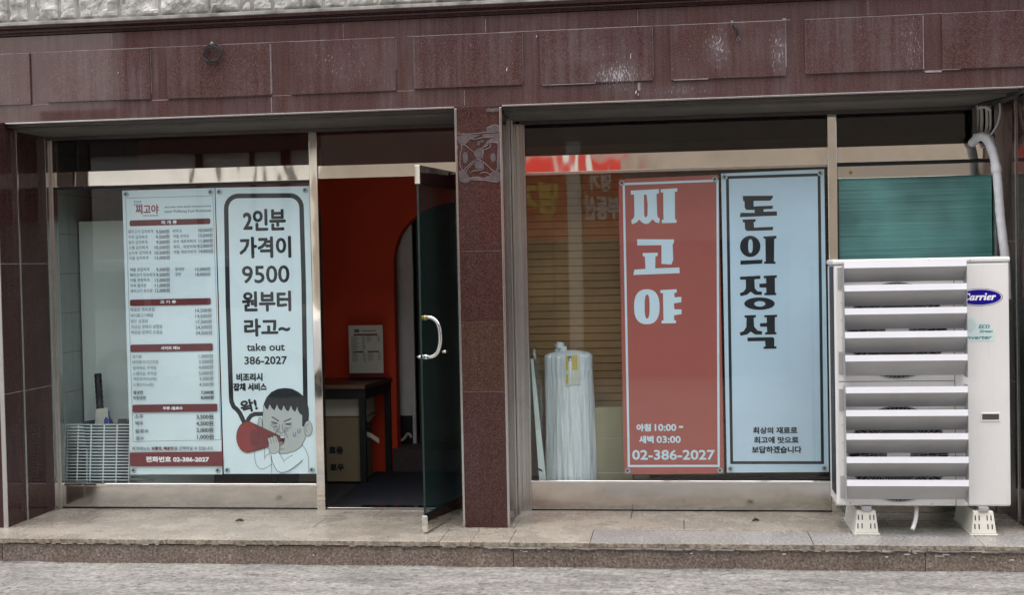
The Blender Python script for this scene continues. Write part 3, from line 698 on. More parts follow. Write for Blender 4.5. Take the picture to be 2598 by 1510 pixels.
ms = thing('menu_stand', (-2.315, 1.85, .722), 'small white menu stand with maroon bars on the dark table', 'menu stand')
rbox('foot_band', G['stand_red'], ms, -2.440, -2.178, 1.849, 1.853, .735, .7695, bevel=0)
b = B().box(-2.443, -2.182, 1.850, 1.853, .770, 1.128); b.cur = 1
def mbar(x0, x1, z0, z1): b.box(x0, x1, 1.8488, 1.8495, z0, z1)
mbar(-2.405, -2.222, 1.052, 1.064); mbar(-2.415, -2.33, .924, .934); mbar(-2.30, -2.212, .926, .936)
b.cur = 2
for k in range(11): mbar(-2.425, -2.385 + .01 * (k % 3), 1.040 - k * .0095, 1.0435 - k * .0095); mbar(-2.340, -2.318, 1.040 - k * .0095, 1.0435 - k * .0095)
for k in range(5): mbar(-2.305, -2.275 + .012 * (k % 2), 1.044 - k * .0095, 1.0475 - k * .0095); mbar(-2.225, -2.203, 1.044 - k * .0095, 1.0475 - k * .0095)
for k in range(7): mbar(-2.42, -2.385 + .008 * (k % 3), .915 - k * .0098, .9185 - k * .0098); mbar(-2.335, -2.315, .915 - k * .0098, .9185 - k * .0098)
for k in range(6): mbar(-2.30, -2.265 + .01 * (k % 2), .917 - k * .0098, .9205 - k * .0098); mbar(-2.22, -2.200, .917 - k * .0098, .9205 - k * .0098)
mbar(-2.345, -2.232, 1.083, 1.090); mbar(-2.40, -2.36, 1.075, 1.10)
b.build('sheet', [G['label_white'], G['stand_red'], G['ink_grey']], ms)
for x0, x1 in ((-2.447, -2.425), (-2.175, -2.195)): B().tube([(x0, 1.846, .724), (x1, 1.90, .80)], .003, 6).build('wire_leg', G['chrome'], ms)

# things leaning behind the left window
tag(rbox('foam_board', G['board'], None, -4.128, -3.2, .985, 1.01, 0, 1.922, bevel=.003), 'tall pale foam board leaning behind the wire racks', 'board')
def rack(x0, x1, z0, z1, y, lean, nh, nv, label):
    t = thing('wire_rack', ((x0 + x1) / 2, y, z0), label, 'rack', 'white wire racks behind the left window')
    Y = lambda z: y + lean * (z - z0)
    fr = B().tube([(x0, Y(z0), z0), (x0, Y(z1), z1), (x1, Y(z1), z1), (x1, Y(z0), z0)], .0058, 6, closed=True); fr.build('rack_frame', G['wire'], t, smooth=True)
    hb = B()
    for k in range(1, nh): z = z0 + (z1 - z0) * k / nh; hb.tube([(x0, Y(z) - .003, z), (x1, Y(z) - .003, z)], .0037, 6)
    hb.build('cross_wires', G['wire'], t, smooth=True)
    vb = B()
    for k in range(1, nv): x = x0 + (x1 - x0) * k / nv; vb.tube([(x, Y(z0) + .003, z0), (x, Y(z1) + .003, z1)], .0050, 6)
    vb.build('upright_wires', G['wire'], t, smooth=True); return t
rack(-4.105, -3.648, .03, .540, .600, .12, 25, 5, 'frontmost white wire rack leaning beside the left end of the menu banner')
rack(-4.128, -3.985, .03, .536, .690, .10, 24, 1, 'second white wire rack, just behind the front rack')
rack(-3.66, -3.50, .02, .26, .66, .05, 8, 1, 'low white wire rack peeking out below the menu banner')
bu = thing('plastic_bin', (-3.90, .84, 0), 'grey plastic bin of odds and ends behind the wire racks', 'bin')
b = B(); n = 24; prof = [(.135, 0), (.155, .525), (.160, .525), (.160, .54), (.148, .54), (.13, .01)]
for r_, z_ in prof: b.v += [(-3.90 + r_ * math.cos(2 * PI * k / n), .84 + r_ * math.sin(2 * PI * k / n), z_) for k in range(n)]
for i_ in range(len(prof) - 1):
    for k in range(n): l = (k + 1) % n; b.f.append((i_ * n + k, i_ * n + l, (i_ + 1) * n + l, (i_ + 1) * n + k)); b.mi.append(0)
b.build('bin_shell', G['bin_grey'], bu, smooth=False)
b = B(); pth = [Vector((-3.90, .80, .15)) + Vector((-.055, .05, .72)) * (k / 40) for k in range(41)]
b.tube(pth, [.0235 + .003 * (k % 2) for k in range(41)], 10)
tag(b.build('black_tube', G['black'], smooth=True), 'black ribbed tube standing in the plastic bin', 'tube')
b = B().tube([(-3.86, .76, .35), (-3.855, .765, .56), (-3.853, .766, .60), (-3.853, .766, .62)], [.026, .026, .014, .014], 14)
tag(b.build('blue_bottle', G['blue_plastic'], smooth=True), 'blue bottle standing in the plastic bin', 'bottle')
b = B().hexa([(-3.94, .735, .45), (-3.83, .74, .45), (-3.94, .738, .45), (-3.83, .743, .45), (-3.925, .742, .635), (-3.845, .75, .645), (-3.925, .745, .635), (-3.845, .753, .645)])
tag(b.build('paper_sheet', G['label_white']), 'white sheet of paper tucked into the plastic bin', 'paper')

# things behind the right window
def roll_shape():
    b = B(); nz, na = 70, 160; H = 1.0; cx, cy, r0 = -.703, .735, .166
    prof = [(z / nz) for z in range(nz + 1)]
    for t in prof:
        z = H * t
        for a in range(na):
            th = 2 * PI * a / na
            lean = .006 * math.sin(2.5 * t)
            fold = (noise.noise(Vector((math.cos(th) * 3.2, math.sin(th) * 3.2, z * 1.6))) * .016 + noise.noise(Vector((math.cos(th) * 8, math.sin(th) * 8, z * 1.3 + 4))) * .016 - abs(noise.noise(Vector((math.cos(th) * 13 + z * 1.5, math.sin(th) * 13, z * 1.0 + 9)))) * .020)
            k = 1 - .09 * t
            r = r0 * k + fold * (1.15 - .45 * t)
            if t > .965: r *= math.sqrt(max(0, 1 - ((t - .965) / .036) ** 2)) * .9 + .1
            b.v.append((cx + lean + r * math.cos(th), cy + r * math.sin(th), z))
    for i in range(nz):
        for a in range(na):
            l = (a + 1) % na; b.f.append((i * na + a, i * na + l, (i + 1) * na + l, (i + 1) * na + a)); b.mi.append(0)
    b.f.append(tuple(nz * na + a for a in range(na))); b.mi.append(0)
    return b
rl = thing('wrapped_roll', (-.703, .735, 0), 'tall roll wrapped in crumpled white plastic behind the right window', 'roll')
roll_shape().build('plastic_wrap', G['wrap'], rl, smooth=True)
b = B()
for (cx, cy, cz, r) in ((-.752, .72, 1.028, .030), (-.735, .715, 1.005, .028), (-.765, .725, 1.0, .022), (-.72, .72, .992, .018)):
    i = len(b.v); n = 14
    for j in range(n + 1):
        for k in range(n):
            ph = PI * j / n; th = 2 * PI * k / n; d = Vector((math.sin(ph) * math.cos(th), math.sin(ph) * math.sin(th), math.cos(ph)))
            q = Vector((cx, cy, cz)) + d * r * (1 + .45 * noise.noise(d * 2.3 + Vector((cx * 50, 0, 0)))); b.v.append(tuple(q))
    for j in range(n):
        for k in range(n): l = (k + 1) % n; b.f.append((i + j * n + k, i + j * n + l, i + (j + 1) * n + l, i + (j + 1) * n + k)); b.mi.append(0)
b.build('twisted_knot', G['wrap'], rl, smooth=True)
b = B()
def curved(x0, x1, z0, z1, mi, d):
    b.cur = mi; n = 6
    for k in range(n):
        f = []
        for x, z in ((k, z0), (k + 1, z0), (k + 1, z1), (k, z1)):
            xx = x0 + (x1 - x0) * x / n; yy = .735 - math.sqrt(max(.0001, (.168 - .012 * z) ** 2 - (xx + .703) ** 2)) - d; f.append((xx, yy, z))
        b.quad(*f)
curved(-.707, -.615, .79, .985, 0, .002)
curved(-.704, -.690, .885, .975, 1, .0025); curved(-.664, -.632, .885, .98, 1, .0025); curved(-.704, -.690, .80, .86, 1, .0025); curved(-.688, -.668, .94, .975, 2, .0025)
b.build('label', [G['label_white'], G['label_yellow'], G['ink_grey']], rl)
b = B(); b.hexa([(-.885, .62, 0), (-.835, .62, 0), (-.885, .66, 0), (-.835, .66, 0), (-.935, .62, .955), (-.920, .62, .955), (-.935, .66, .955), (-.920, .66, .955)])
sb = thing('foam_strip', (-.87, .64, 0), 'thin pale board wrapped in clear plastic, leaning left of the wrapped roll', 'board')
b.build('strip', G['board'], sb, bevel=.002)
b = B(); b.hexa([(-.893, .6185, .24), (-.868, .6185, .23), (-.893, .6195, .24), (-.868, .6195, .23), (-.905, .6185, .256), (-.878, .6185, .247), (-.905, .6195, .256), (-.878, .6195, .247)]); b.build('dark_mark', G['ink'], sb)
b = B(); n = 20
for j in range(26):
    t = j / 25; z = .50 + .52 * t; r = .045 * (1 - .4 * abs(t - .5)) * (1 if t < .85 else 1 - (t - .85) * 4)
    b.v += [(-.905 - .012 * t + r * math.cos(2 * PI * k / n) * (1 + .3 * noise.noise(Vector((k, t * 6, 0)))), .64 + r * math.sin(2 * PI * k / n), z) for k in range(n)]
for j in range(25):
    for k in range(n): l = (k + 1) % n; b.f.append((j * n + k, j * n + l, (j + 1) * n + l, (j + 1) * n + k)); b.mi.append(0)
G['clear_wrap'] = glass('clear plastic film', (.86, .90, .90), 2.2, 0.5, .12)
b.build('clear_wrap', G['clear_wrap'], sb, smooth=True)
cbx = thing('flat_cardboard', (-.45, .76, 0), 'tan flattened cardboard carton standing right of the wrapped roll', 'cardboard')
rbox('carton_panel', G['carton_olive'], cbx, -.536, -.30, .72, .80, 0, .628, bevel=.003)
b = B().box(-.525, -.30, .7185, .7195, .205, .209).box(-.522, -.32, .7185, .7195, .43, .431); b.build('crease', G['label_white'], cbx)
rbox('side_flap', G['carton'], cbx, -.548, -.537, .725, .79, 0, .625, bevel=.001)
tag(rbox('low_carton', G['carton_olive'], None, -.298, -.19, .74, .95, 0, .225, bevel=.003), 'low tan carton just visible under the red banner', 'box')

# ------------------------------------------------------------------ banners inside the glass
YB = .548
def cups(t, pts):
    for x, z in pts:
        b = B(); b.cur = 0; b.disc_y(x, YB - .0075, z, .017, 24, .006); b.cur = 1; b.disc_y(x - .002, YB - .0105, z + .002, .0075, 16, .003)
        b.build('suction_cup', [G['cup'], G['ink']], t)
def banner(name, label, o, c, corners, base):
    t = thing(name, (sum(p[0] for p in corners) / 4, YB, corners[0][1]), label, 'banner')
    p = Print(o, c, YB)
    p.use(base, 0); (x0, z0), (x1, z0b), (x1b, z1), (x0b, z1b) = corners
    p.b.quad((x0, YB, z0), (x1, YB, z0b), (x1b, YB, z1), (x0b, YB, z1b)); p.b.quad((x0, YB + .0015, z0), (x0b, YB + .0015, z1b), (x1b, YB + .0015, z1), (x1, YB + .0015, z0b))
    return t, p
# menu
tm, p = banner('menu_banner', 'white price list banner with maroon headings, at left in the left window', (310, 480), [[-3.60523, 2.71786, -0.07674, 0.0281, -0.11052], [2.11043, -0.07379, -2.60268, 0.10561, 0.00145]],
               [(-3.603, .223), (-2.973, .224), (-2.975, 2.101), (-3.606, 2.100)], G['banner_white'])
K, GR, MR, WH = G['ink'], G['ink_grey'], G['maroon'], G['white']
a = zm((300, 460), 4.881)
def row(a, t, x0, x1, yc, h, mat=None, bold=.0, hf=1.0):
    (X0, Y0), (X1, Y1) = a(x0, yc - h / 2), a(x1, yc + h / 2); p.text(mat or GR, t, X0, X1, Y0, Y1, bold)
p.stroke(GR, [a(90, 210), a(1170, 182), (566 - 6, 1117), (334 + 3.6, 1121.5)], .9, closed=True)
row(a, '찌고야', 212, 500, 348, 118, G['logo_red'], .9)
for x0, x1, y in ((195, 282, 255), (198, 285, 290)): row(a, '▪▪▪▪▪', x0, x1, y, 22, G['mint_dark'])
row(a, '▪▪▪▪ ▪▪▪▪▪▪', 312, 493, 425, 18)
row(a, '▪▪▪ ▪▪▪▪ ▪▪▪▪ ▪▪▪▪▪ ▪▪▪▪▪▪ ▪▪▪▪▪▪', 575, 1145, 315, 20)
row(a, '𝐬𝐦𝐚𝐫𝐭 𝐖𝐞𝐥𝐥𝐛𝐞𝐢𝐧𝐠 𝐅𝐨𝐨𝐝 𝐑𝐞𝐬𝐭𝐚𝐮𝐫𝐚𝐧𝐭', 570, 1148, 372, 44)
def bar(a, x0, x1, yl0, yl1, yr0, yr1, text, tx0, tx1, ty0, ty1):
    r = 14
    p.poly(MR, [a(x0 + r, yl0), a(x1 - r, yr0), a(x1, yr0 + r), a(x1, yr1 - r), a(x1 - r, yr1), a(x0 + r, yl1), a(x0, yl1 - r), a(x0, yl0 + r)])
    (X0, Y0), (X1, Y1) = a(tx0, ty0), a(tx1, ty1); p.text(WH, text, X0, X1, Y0, Y1, .55)
bar(a, 140, 1140, 484, 557, 459, 530, '찌 개 류', 530, 725, 484, 530)
for t, x0, x1, y in (('돼지고기 김치찌개', 120, 430, 622), ('두부 김치찌개', 125, 358, 690), ('참치 김치찌개', 125, 358, 755), ('스팸 김치찌개', 130, 365, 820), ('순두부 김치찌개', 130, 405, 885), ('차돌 김치찌개', 135, 370, 950),
                     ('미역국', 675, 785, 615), ('차돌 미역국', 680, 875, 680), ('두부 애호박찌개', 683, 960, 743), ('돼지... 애호박찌개', 683, 1000, 808), ('차돌 애호박찌개', 685, 965, 873),
                     ('해물 된장찌개', 145, 382, 1092), ('돼지고기 된장찌개', 145, 455, 1158), ('차돌 된장찌개', 148, 385, 1222), ('두부 청국장', 150, 350, 1290), ('돼지고기 청국장', 152, 425, 1355), ('동태탕', 705, 820, 1085), ('알탕', 708, 778, 1150)):
    row(a, t, x0, x1, y, 44, GR, 0)
for t, x0, x1, y in (('9,500원', 467, 632, 622), ('9,500원', 468, 634, 687), ('9,500원', 473, 636, 752), ('10,500원', 452, 637, 817), ('10,500원', 453, 638, 882), ('13,000원', 456, 640, 946),
                     ('10,500원', 995, 1168, 604), ('13,500원', 998, 1170, 670), ('11,000원', 998, 1172, 737), ('12,000원', 1000, 1175, 798), ('14,000원', 1000, 1177, 863),
                     ('9,500원', 473, 636, 1090), ('9,500원', 474, 636, 1155), ('13,000원', 457, 640, 1222), ('11,000원', 457, 640, 1287), ('12,000원', 458, 640, 1350), ('15,000원', 955, 1142, 1087), ('18,000원', 958, 1142, 1150)):
    row(a, t, x0, x1, y, 54, K, 0)
a = zm((300, 740), 5.633)
bar(a, 170, 1325, 113, 203, 90, 182, '고 기 류', 600, 830, 122, 168)
bar(a, 178, 1355, 757, 862, 738, 843, '사이드 메뉴', 612, 890, 778, 828)
for t, x0, x1, y in (('매콤한 제육볶음', 178, 525, 253), ('돼지불고기볶음', 178, 505, 335), ('얇은 삼겹살', 183, 430, 417), ('최상급 암돼지 삼겹살', 187, 635, 497), ('최상급 암돼지 오겹살', 187, 635, 577),
                     ('공기밥', 207, 340, 925), ('버터후라이간장밥', 208, 580, 1005), ('참치마요 주먹밥', 212, 550, 1088), ('스팸마요 주먹밥', 212, 555, 1170), ('계란후라이(3장)', 217, 553, 1250), ('스팸구이(4장)', 217, 510, 1333)):
    row(a, t, x0, x1, y, 52, GR, 0)
for t, x0, x1, y in (('14,500원', 1105, 1335, 265), ('14,500원', 1107, 1337, 345), ('17,500원', 1113, 1338, 427), ('24,500원', 1110, 1342, 505), ('24,500원', 1110, 1345, 587),
                     ('1,000원', 1155, 1355, 920), ('3,500원', 1157, 1358, 1000), ('4,000원', 1153, 1360, 1080), ('5,000원', 1157, 1362, 1163), ('3,500원', 1165, 1363, 1243), ('4,500원', 1163, 1365, 1325)):
    row(a, t, x0, x1, y, 64, K, 0)
a = zm((300, 980), 5.859)
bar(a, 218, 1478, 276, 391, 260, 375, '주류 /음료수', 668, 965, 303, 352)
for t, x0, x1, y, h in (('물냉면', 230, 372, 92, 54), ('비빔냉면', 230, 415, 173, 54), ('소주', 250, 380, 452, 60), ('맥주', 258, 380, 555, 62), ('음료수', 258, 460, 668, 62), ('생수', 262, 392, 778, 64)): row(a, t, x0, x1, y, h, GR, .28)
for t, x0, x1, y, h in (('7,500원', 1235, 1423, 90, 60), ('8,000원', 1232, 1425, 168, 60), ('3,500원', 1168, 1420, 455, 80), ('4,500원', 1165, 1420, 555, 80), ('2,000원', 1168, 1420, 655, 80), ('1,000원', 1178, 1425, 755, 80)): row(a, t, x0, x1, y, h, K, .35)
row(a, '찌개메뉴는', 212, 480, 930, 56, GR, .2); row(a, '보통맛, 매운맛', 500, 835, 928, 56, MR, .55); row(a, '을 선택하실 수 있습니다.', 840, 1420, 924, 56, GR, .2)
p.poly(MR, [a(180, 988), a(1556, 974), a(1562, 1190), a(186, 1194)])
(X0, Y0), (X1, Y1) = a(418, 1046), a(1358, 1134); p.text(WH, '전화번호 02-386-2027', X0, X1, Y0, Y1, .95)
p.b.build('banner_sheet', p.mats, tm)
cups(tm, [(-3.578, 2.075), (-3.0, 2.073), (-3.578, .25), (-3.0, .25)])
# speech bubble banner
ts, p = banner('speech_banner', 'white banner with a speech bubble and a cartoon man shouting through a red megaphone', (546, 476), [[-2.96969, 2.66597, -0.07011, 0.02707, -0.10731], [2.10334, -0.07279, -2.57757, 0.10355, 0.00142]],
               [(-2.962, .227), (-2.338, .229), (-2.340, 2.095), (-2.969, 2.101)], G['banner_white'])
a = zm((540, 450), 1.903)
A = lambda L: [a(*q) for q in L]
bub = [(447, 1110), (438, 500), (428, 150)] + [(372 + 56 * math.cos(t), 146 - 58 * math.sin(t)) for t in (0.2, .5, .8, 1.1, 1.4)] + [(360, 88), (130, 90)] + [(122 - 58 * math.sin(t), 150 - 60 * math.cos(t)) for t in (.2, .5, .8, 1.1, 1.4)] + [(64, 160), (72, 600), (88, 1068)] + [(90, 1085), (100, 1108), (118, 1124), (130, 1140), (152, 1186)]
p.stroke(K, A(bub), 11.5)
p.stroke(K, A([(163, 1190), (172, 1168), (184, 1152), (203, 1144), (250, 1143)]), 10.5)
for t, x0, x1, y0, y1, bd_ in (('2인분', 145, 352, 152, 258, 2.1), ('가격이', 127, 378, 285, 390, 2.1), ('9500', 140, 370, 425, 510, 1.2), ('원부터', 140, 378, 548, 648, 2.1), ('라고~', 150, 373, 680, 768, 2.1), ('take out', 163, 347, 800, 838, .75), ('386-2027', 152, 358, 864, 903, .8), ('비조리시', 113, 240, 945, 985, 1.2), ('잡채 서비스', 98, 260, 993, 1032, 1.2)):
    (X0, Y0), (X1, Y1) = a(x0, y0), a(x1, y1); p.text(K, t, X0, X1, Y0, Y1, bd_)
(X0, Y0), (X1, Y1) = a(132, 1072), a(214, 1136); p.text(K, '왁!', X0, X1, Y0, Y1, 1.7, 0, .22)
a = zm((560, 960), 5.635); lw_ = .95
p.stroke(K, A([(485, 1045), (488, 1150), (508, 1240), (545, 1290), (590, 1305), (650, 1285), (730, 1235)]), lw_, smooth=4)
p.stroke(K, A([(625, 1000), (628, 1165)]), lw_); p.stroke(K, A([(628, 1130), (700, 1075)]), lw_)
p.stroke(K, A([(1165, 955), (1215, 1030), (1245, 1110), (1256, 1200), (1260, 1362)]), lw_, smooth=4)
p.stroke(K, A([(720, 1095), (730, 1362)]), lw_)
p.poly(G['skin'], A(p.ell(562, 660, 32, 100, 24))); p.stroke(K, A(p.ell(562, 660, 32, 100, 24)), lw_, closed=True)
head = [(612, 390), (600, 560), (600, 700), (620, 830), (700, 960), (780, 1050), (860, 1080), (950, 1076), (1060, 1045), (1150, 980), (1210, 860), (1240, 700), (1255, 500), (1240, 380), (900, 300)]
p.poly(G['skin'], A(head)); p.stroke(K, A(head), lw_, closed=True)
p.poly(G['skin'], A(p.ell(1250, 720, 58, 112))); p.stroke(K, A(p.ell(1250, 720, 58, 112)), lw_, closed=True)
p.stroke(K, A([(1262, 655), (1235, 665), (1218, 710), (1228, 775)]), lw_, smooth=4)
p.poly(K, A([(605, 410), (622, 350), (655, 275), (720, 200), (815, 152), (920, 138), (1020, 150), (1110, 195), (1182, 257), (1232, 340), (1257, 430), (1263, 520), (1256, 605), (1215, 628), (1190, 692), (1165, 686), (1165, 530), (1130, 505), (1106, 462), (1094, 402), (1086, 432), (1065, 482), (1030, 452), (1004, 393), (985, 442), (965, 476), (930, 446), (900, 388), (886, 430), (870, 466), (830, 436), (804, 374), (796, 402), (770, 460), (732, 430), (702, 374), (690, 402), (675, 452), (640, 426), (624, 384)]))
p.poly(G['cheek'], A(p.ell(790, 718, 42, 42))); p.poly(G['cheek'], A(p.ell(935, 742, 36, 34)))
p.stroke(K, A([(730, 552), (832, 613)]), 2.4); p.stroke(K, A([(1008, 577), (902, 625)]), 2.4)
for L in ([(715, 615), (815, 646)], [(722, 632), (815, 646)], [(715, 662), (815, 648)], [(1015, 640), (915, 656)], [(1012, 655), (915, 656)], [(1015, 675), (915, 658)]): p.stroke(K, A(L), 1.1)
for L in ([(712, 680), (760, 699), (818, 682)], [(912, 696), (960, 713), (1015, 702)], [(842, 655), (840, 700), (836, 735)], [(882, 658), (886, 735)], [(836, 735), (808, 748), (816, 770), (842, 772), (862, 792), (890, 772), (912, 770), (912, 745), (886, 735)], [(812, 760), (795, 775), (782, 800)], [(912, 772), (940, 815), (962, 855)], [(850, 1014), (882, 1020), (910, 1006)]): p.stroke(K, A(L), .9, smooth=3)
p.poly(K, A([(850, 828), (920, 826), (916, 890), (897, 945), (850, 962)])); p.poly(WH, A([(856, 833), (915, 831), (912, 855), (856, 858)])); p.poly(G['tongue'], A([(850, 912), (885, 908), (893, 930), (875, 952), (850, 954)]))
p.stroke(G['sweat'], A([(1040, 772), (1041, 815), (1055, 832), (1070, 815), (1072, 772)]), 1.6, smooth=3); p.stroke(G['sweat'], A([(1103, 720), (1104, 762), (1118, 782), (1134, 765), (1136, 720)]), 1.6, smooth=3)
cone = [(395, 615), (500, 660), (850, 826), (866, 880), (850, 912), (680, 985), (560, 1025), (420, 1060)]
p.poly(G['cone'], A(cone)); p.stroke(K, A(cone), lw_, closed=True)
p.poly(G['cone_front'], A(p.ell(388, 842, 160, 225))); p.stroke(K, A(p.ell(388, 842, 160, 225)), lw_, closed=True); p.poly(G['cone'], A(p.ell(482, 855, 66, 122)))
arm = [(720, 1080), (745, 1200), (800, 1310), (860, 1350), (920, 1345), (1000, 1310), (1100, 1235), (1175, 1170), (1040, 1095), (910, 1180), (830, 1060)]
p.poly(G['banner_white'], A(arm)); p.stroke(K, A([(720, 1090), (745, 1200), (800, 1310), (860, 1350), (920, 1345), (1000, 1310), (1100, 1235), (1175, 1170)]), lw_, smooth=4)
p.stroke(K, A([(830, 1060), (915, 1207)]), lw_); p.stroke(K, A([(910, 1180), (1040, 1095)]), lw_)
hand = [(672, 860), (690, 850), (708, 858), (712, 842), (732, 838), (748, 846), (755, 828), (775, 822), (802, 830), (822, 880), (842, 935), (848, 1000), (832, 1050), (790, 1082), (740, 1084), (705, 1062), (686, 1000), (690, 930)]
p.poly(G['skin'], A(hand)); p.stroke(K, A(hand), lw_, closed=True)
for L in ([(708, 858), (735, 940)], [(748, 846), (770, 930)], [(783, 828), (805, 915)]): p.stroke(K, A(L), lw_)
p.b.build('banner_sheet', p.mats, ts)
cups(ts, [(-2.942, 2.072), (-2.366, 2.068), (-2.936, .252), (-2.366, .254)])
# red banner
tr, p = banner('red_banner', 'brick red vertical banner with white frame and large white lettering in the right window', (1570, 455), [[-0.34772, 2.4571, -0.04396, 0.02315, -0.09492], [2.08314, -0.06909, -2.47429, 0.09542, 0.0013]],
               [(-.347, .227), (.274, .232), (.268, 2.094), (-.350, 2.083)], G['banner_red'])
PW = G['print_white']
p.stroke(PW, [(1582.3, 467.3), (1820.3, 458.5), (1823.5, 1183.5), (1595.5, 1184.0)], 5.6, closed=True)
a = zm((1570, 440), 3.66)
p.poly(PW, A([(110, 160), (372, 146), (372, 188), (350, 190), (356, 380), (362, 405), (380, 418), (376, 460), (345, 455), (312, 425), (280, 462), (250, 470), (215, 455), (190, 428), (165, 455), (122, 472), (115, 435), (138, 415), (145, 380), (142, 195), (112, 198)]), [A([(232, 198), (258, 198), (268, 290), (266, 390), (250, 412), (236, 390)])])
p.poly(PW, A([(388, 148), (543, 138), (542, 168), (520, 172), (522, 425), (536, 430), (535, 458), (400, 462), (398, 432), (415, 428), (412, 175), (390, 178)]))
p.poly(PW, A([(170, 610), (512, 612), (512, 640), (500, 660), (505, 800), (488, 845), (396, 838), (396, 665), (172, 668)]))
p.poly(PW, A([(222, 738), (362, 735), (360, 765), (340, 770), (338, 880), (562, 872), (565, 925), (135, 942), (145, 892), (248, 885), (242, 770), (224, 770)]))
p.poly(PW, A(p.ell(260, 1237, 118, 162, 44, 2.5)), [A(p.ell(263, 1235, 23, 112, 24, 2.6))])
p.poly(PW, A([(385, 1082), (538, 1074), (538, 1104), (515, 1110), (518, 1150), (580, 1145), (580, 1195), (512, 1205), (515, 1260), (582, 1262), (582, 1305), (512, 1318), (515, 1362), (532, 1366), (530, 1390), (398, 1392), (396, 1368), (415, 1364), (410, 1110), (388, 1110)]))
a = zm((1590, 1060), 9.767)
for t, x0, x1, y0, y1, k in (('아침', 240, 600, 155, 348, 1.2), ('10:00', 692, 1230, 160, 338, .8), ('-', 1292, 1398, 208, 258, .8), ('새벽', 305, 668, 450, 645, 1.1), ('03:00', 738, 1340, 458, 636, .8), ('02-386-2027', 135, 2185, 806, 1056, 1.0)):
    (X0, Y0), (X1, Y1) = a(x0, y0), a(x1, y1); p.text(PW, t, X0, X1, Y0, Y1, k)
p.b.build('banner_sheet', p.mats, tr)
cups(tr, [(-.328, 2.058), (.246, 2.066), (-.324, .25), (.25, .252)])
# blue banner
tu, p = banner('blue_banner', 'pale blue vertical banner with black frame and large black lettering in the right window', (1830, 435), [[0.28547, 2.40765, -0.03794, 0.02224, -0.09202], [2.11397, -0.06956, -2.44885, 0.09344, 0.00131]],
               [(.291, .238), (.911, .243), (.908, 2.110), (.284, 2.100)], G['banner_blue'])
p.stroke(K, [(1845.4, 450.5), (2078.0, 443.5), (2087.0, 1175.4), (1856.4, 1175.4)], 7.4, closed=True)
a = zm((1850, 470), 3.407)
for L in ([(118, 92), (378, 90), (378, 108), (355, 133), (212, 135), (212, 182), (378, 176), (376, 203), (297, 208), (297, 228), (412, 225), (414, 262), (92, 275), (98, 238), (220, 238), (220, 213), (150, 213), (135, 195), (132, 137), (120, 135)],
          [(116, 296), (230, 292), (228, 314), (212, 318), (216, 365), (380, 358), (378, 388), (155, 395), (137, 380), (134, 322), (118, 318)], [(98, 650), (288, 642), (285, 676), (97, 686)],
          [(295, 442), (410, 435), (408, 460), (390, 462), (388, 658), (403, 660), (400, 678), (302, 678), (302, 660), (316, 658), (312, 460), (297, 460)],
          [(93, 790), (270, 780), (270, 808), (218, 812), (222, 890), (245, 915), (283, 918), (282, 948), (225, 946), (186, 920), (155, 945), (98, 958), (92, 932), (125, 918), (145, 890), (143, 815), (95, 815)],
          [(298, 782), (412, 776), (412, 798), (395, 800), (396, 928), (408, 930), (406, 948), (304, 950), (304, 932), (322, 928), (320, 884), (262, 882), (260, 850), (320, 846), (318, 802), (300, 804)],
          [(132, 1124), (232, 1120), (230, 1142), (212, 1146), (216, 1220), (245, 1255), (285, 1262), (284, 1290), (225, 1290), (186, 1265), (155, 1290), (98, 1300), (92, 1272), (125, 1260), (148, 1225), (150, 1146), (134, 1144)],
          [(303, 1122), (415, 1118), (414, 1138), (395, 1140), (396, 1268), (410, 1270), (408, 1288), (310, 1290), (310, 1272), (328, 1268), (326, 1222), (268, 1222), (266, 1192), (326, 1188), (324, 1140), (305, 1142)],
          [(158, 1316), (375, 1312), (390, 1325), (390, 1390), (410, 1394), (408, 1412), (297, 1414), (298, 1396), (314, 1392), (310, 1346), (158, 1348)]): p.poly(K, A(L))
p.poly(K, A(p.ell(182, 527, 88, 92)), [A(p.ell(184, 525, 20, 60, 24, 2.5))]); p.poly(K, A(p.ell(262, 1022, 132, 54)), [A(p.ell(265, 1024, 48, 24))])
a = zm((1830, 1050), 8.4)
for t, x0, x1, y0, y1 in (('최상의 재료로', 675, 1622, 285, 435), ('최고에 맛으로', 697, 1647, 492, 640), ('보답하겠습니다', 652, 1712, 697, 852)):
    (X0, Y0), (X1, Y1) = a(x0, y0), a(x1, y1); p.text(K, t, X0, X1, Y0, Y1, .75)
p.b.build('banner_sheet', p.mats, tu)
cups(tu, [(.306, 2.076), (.884, 2.084), (.314, .262), (.886, .266)])

# ------------------------------------------------------------------ air conditioner
ac = thing('air_conditioner', (1.35, .05, 0), 'tall white outdoor air conditioner unit with louvred wind guard on two ivory feet', 'air conditioner')
X0, X1, YF, YK, Z0, Z1 = .880, 1.830, -.100, .200, .157, 1.522
cab = rbox('cabinet', G['ac_white'], ac, X0, X1, YF, YK, Z0, Z1, bevel=.012)
rbox('top_cover', G['ac_white'], ac, X0 - .006, X1 + .006, YF - .006, YK + .006, 1.5235, 1.553, bevel=.010)
rbox('coil', G['fan_black'], ac, X0 - .0035, X0 + .01, YF + .012, YK - .11, .22, 1.515, bevel=0)
b = B()
for k in range(46): b.box(X0 - .005, X0 - .0036, YF + .013, YK - .111, .24 + k * .027, .2412 + k * .027)
b.build('coil_wires', G['soffit_trim'], ac)
b = B(); b.box(1.531, 1.534, YF - .0012, YF + .004, .16, 1.52).box(.90, 1.531, YF - .0012, YF + .004, .862, .865); b.build('panel_seam', G['plaster'], ac)
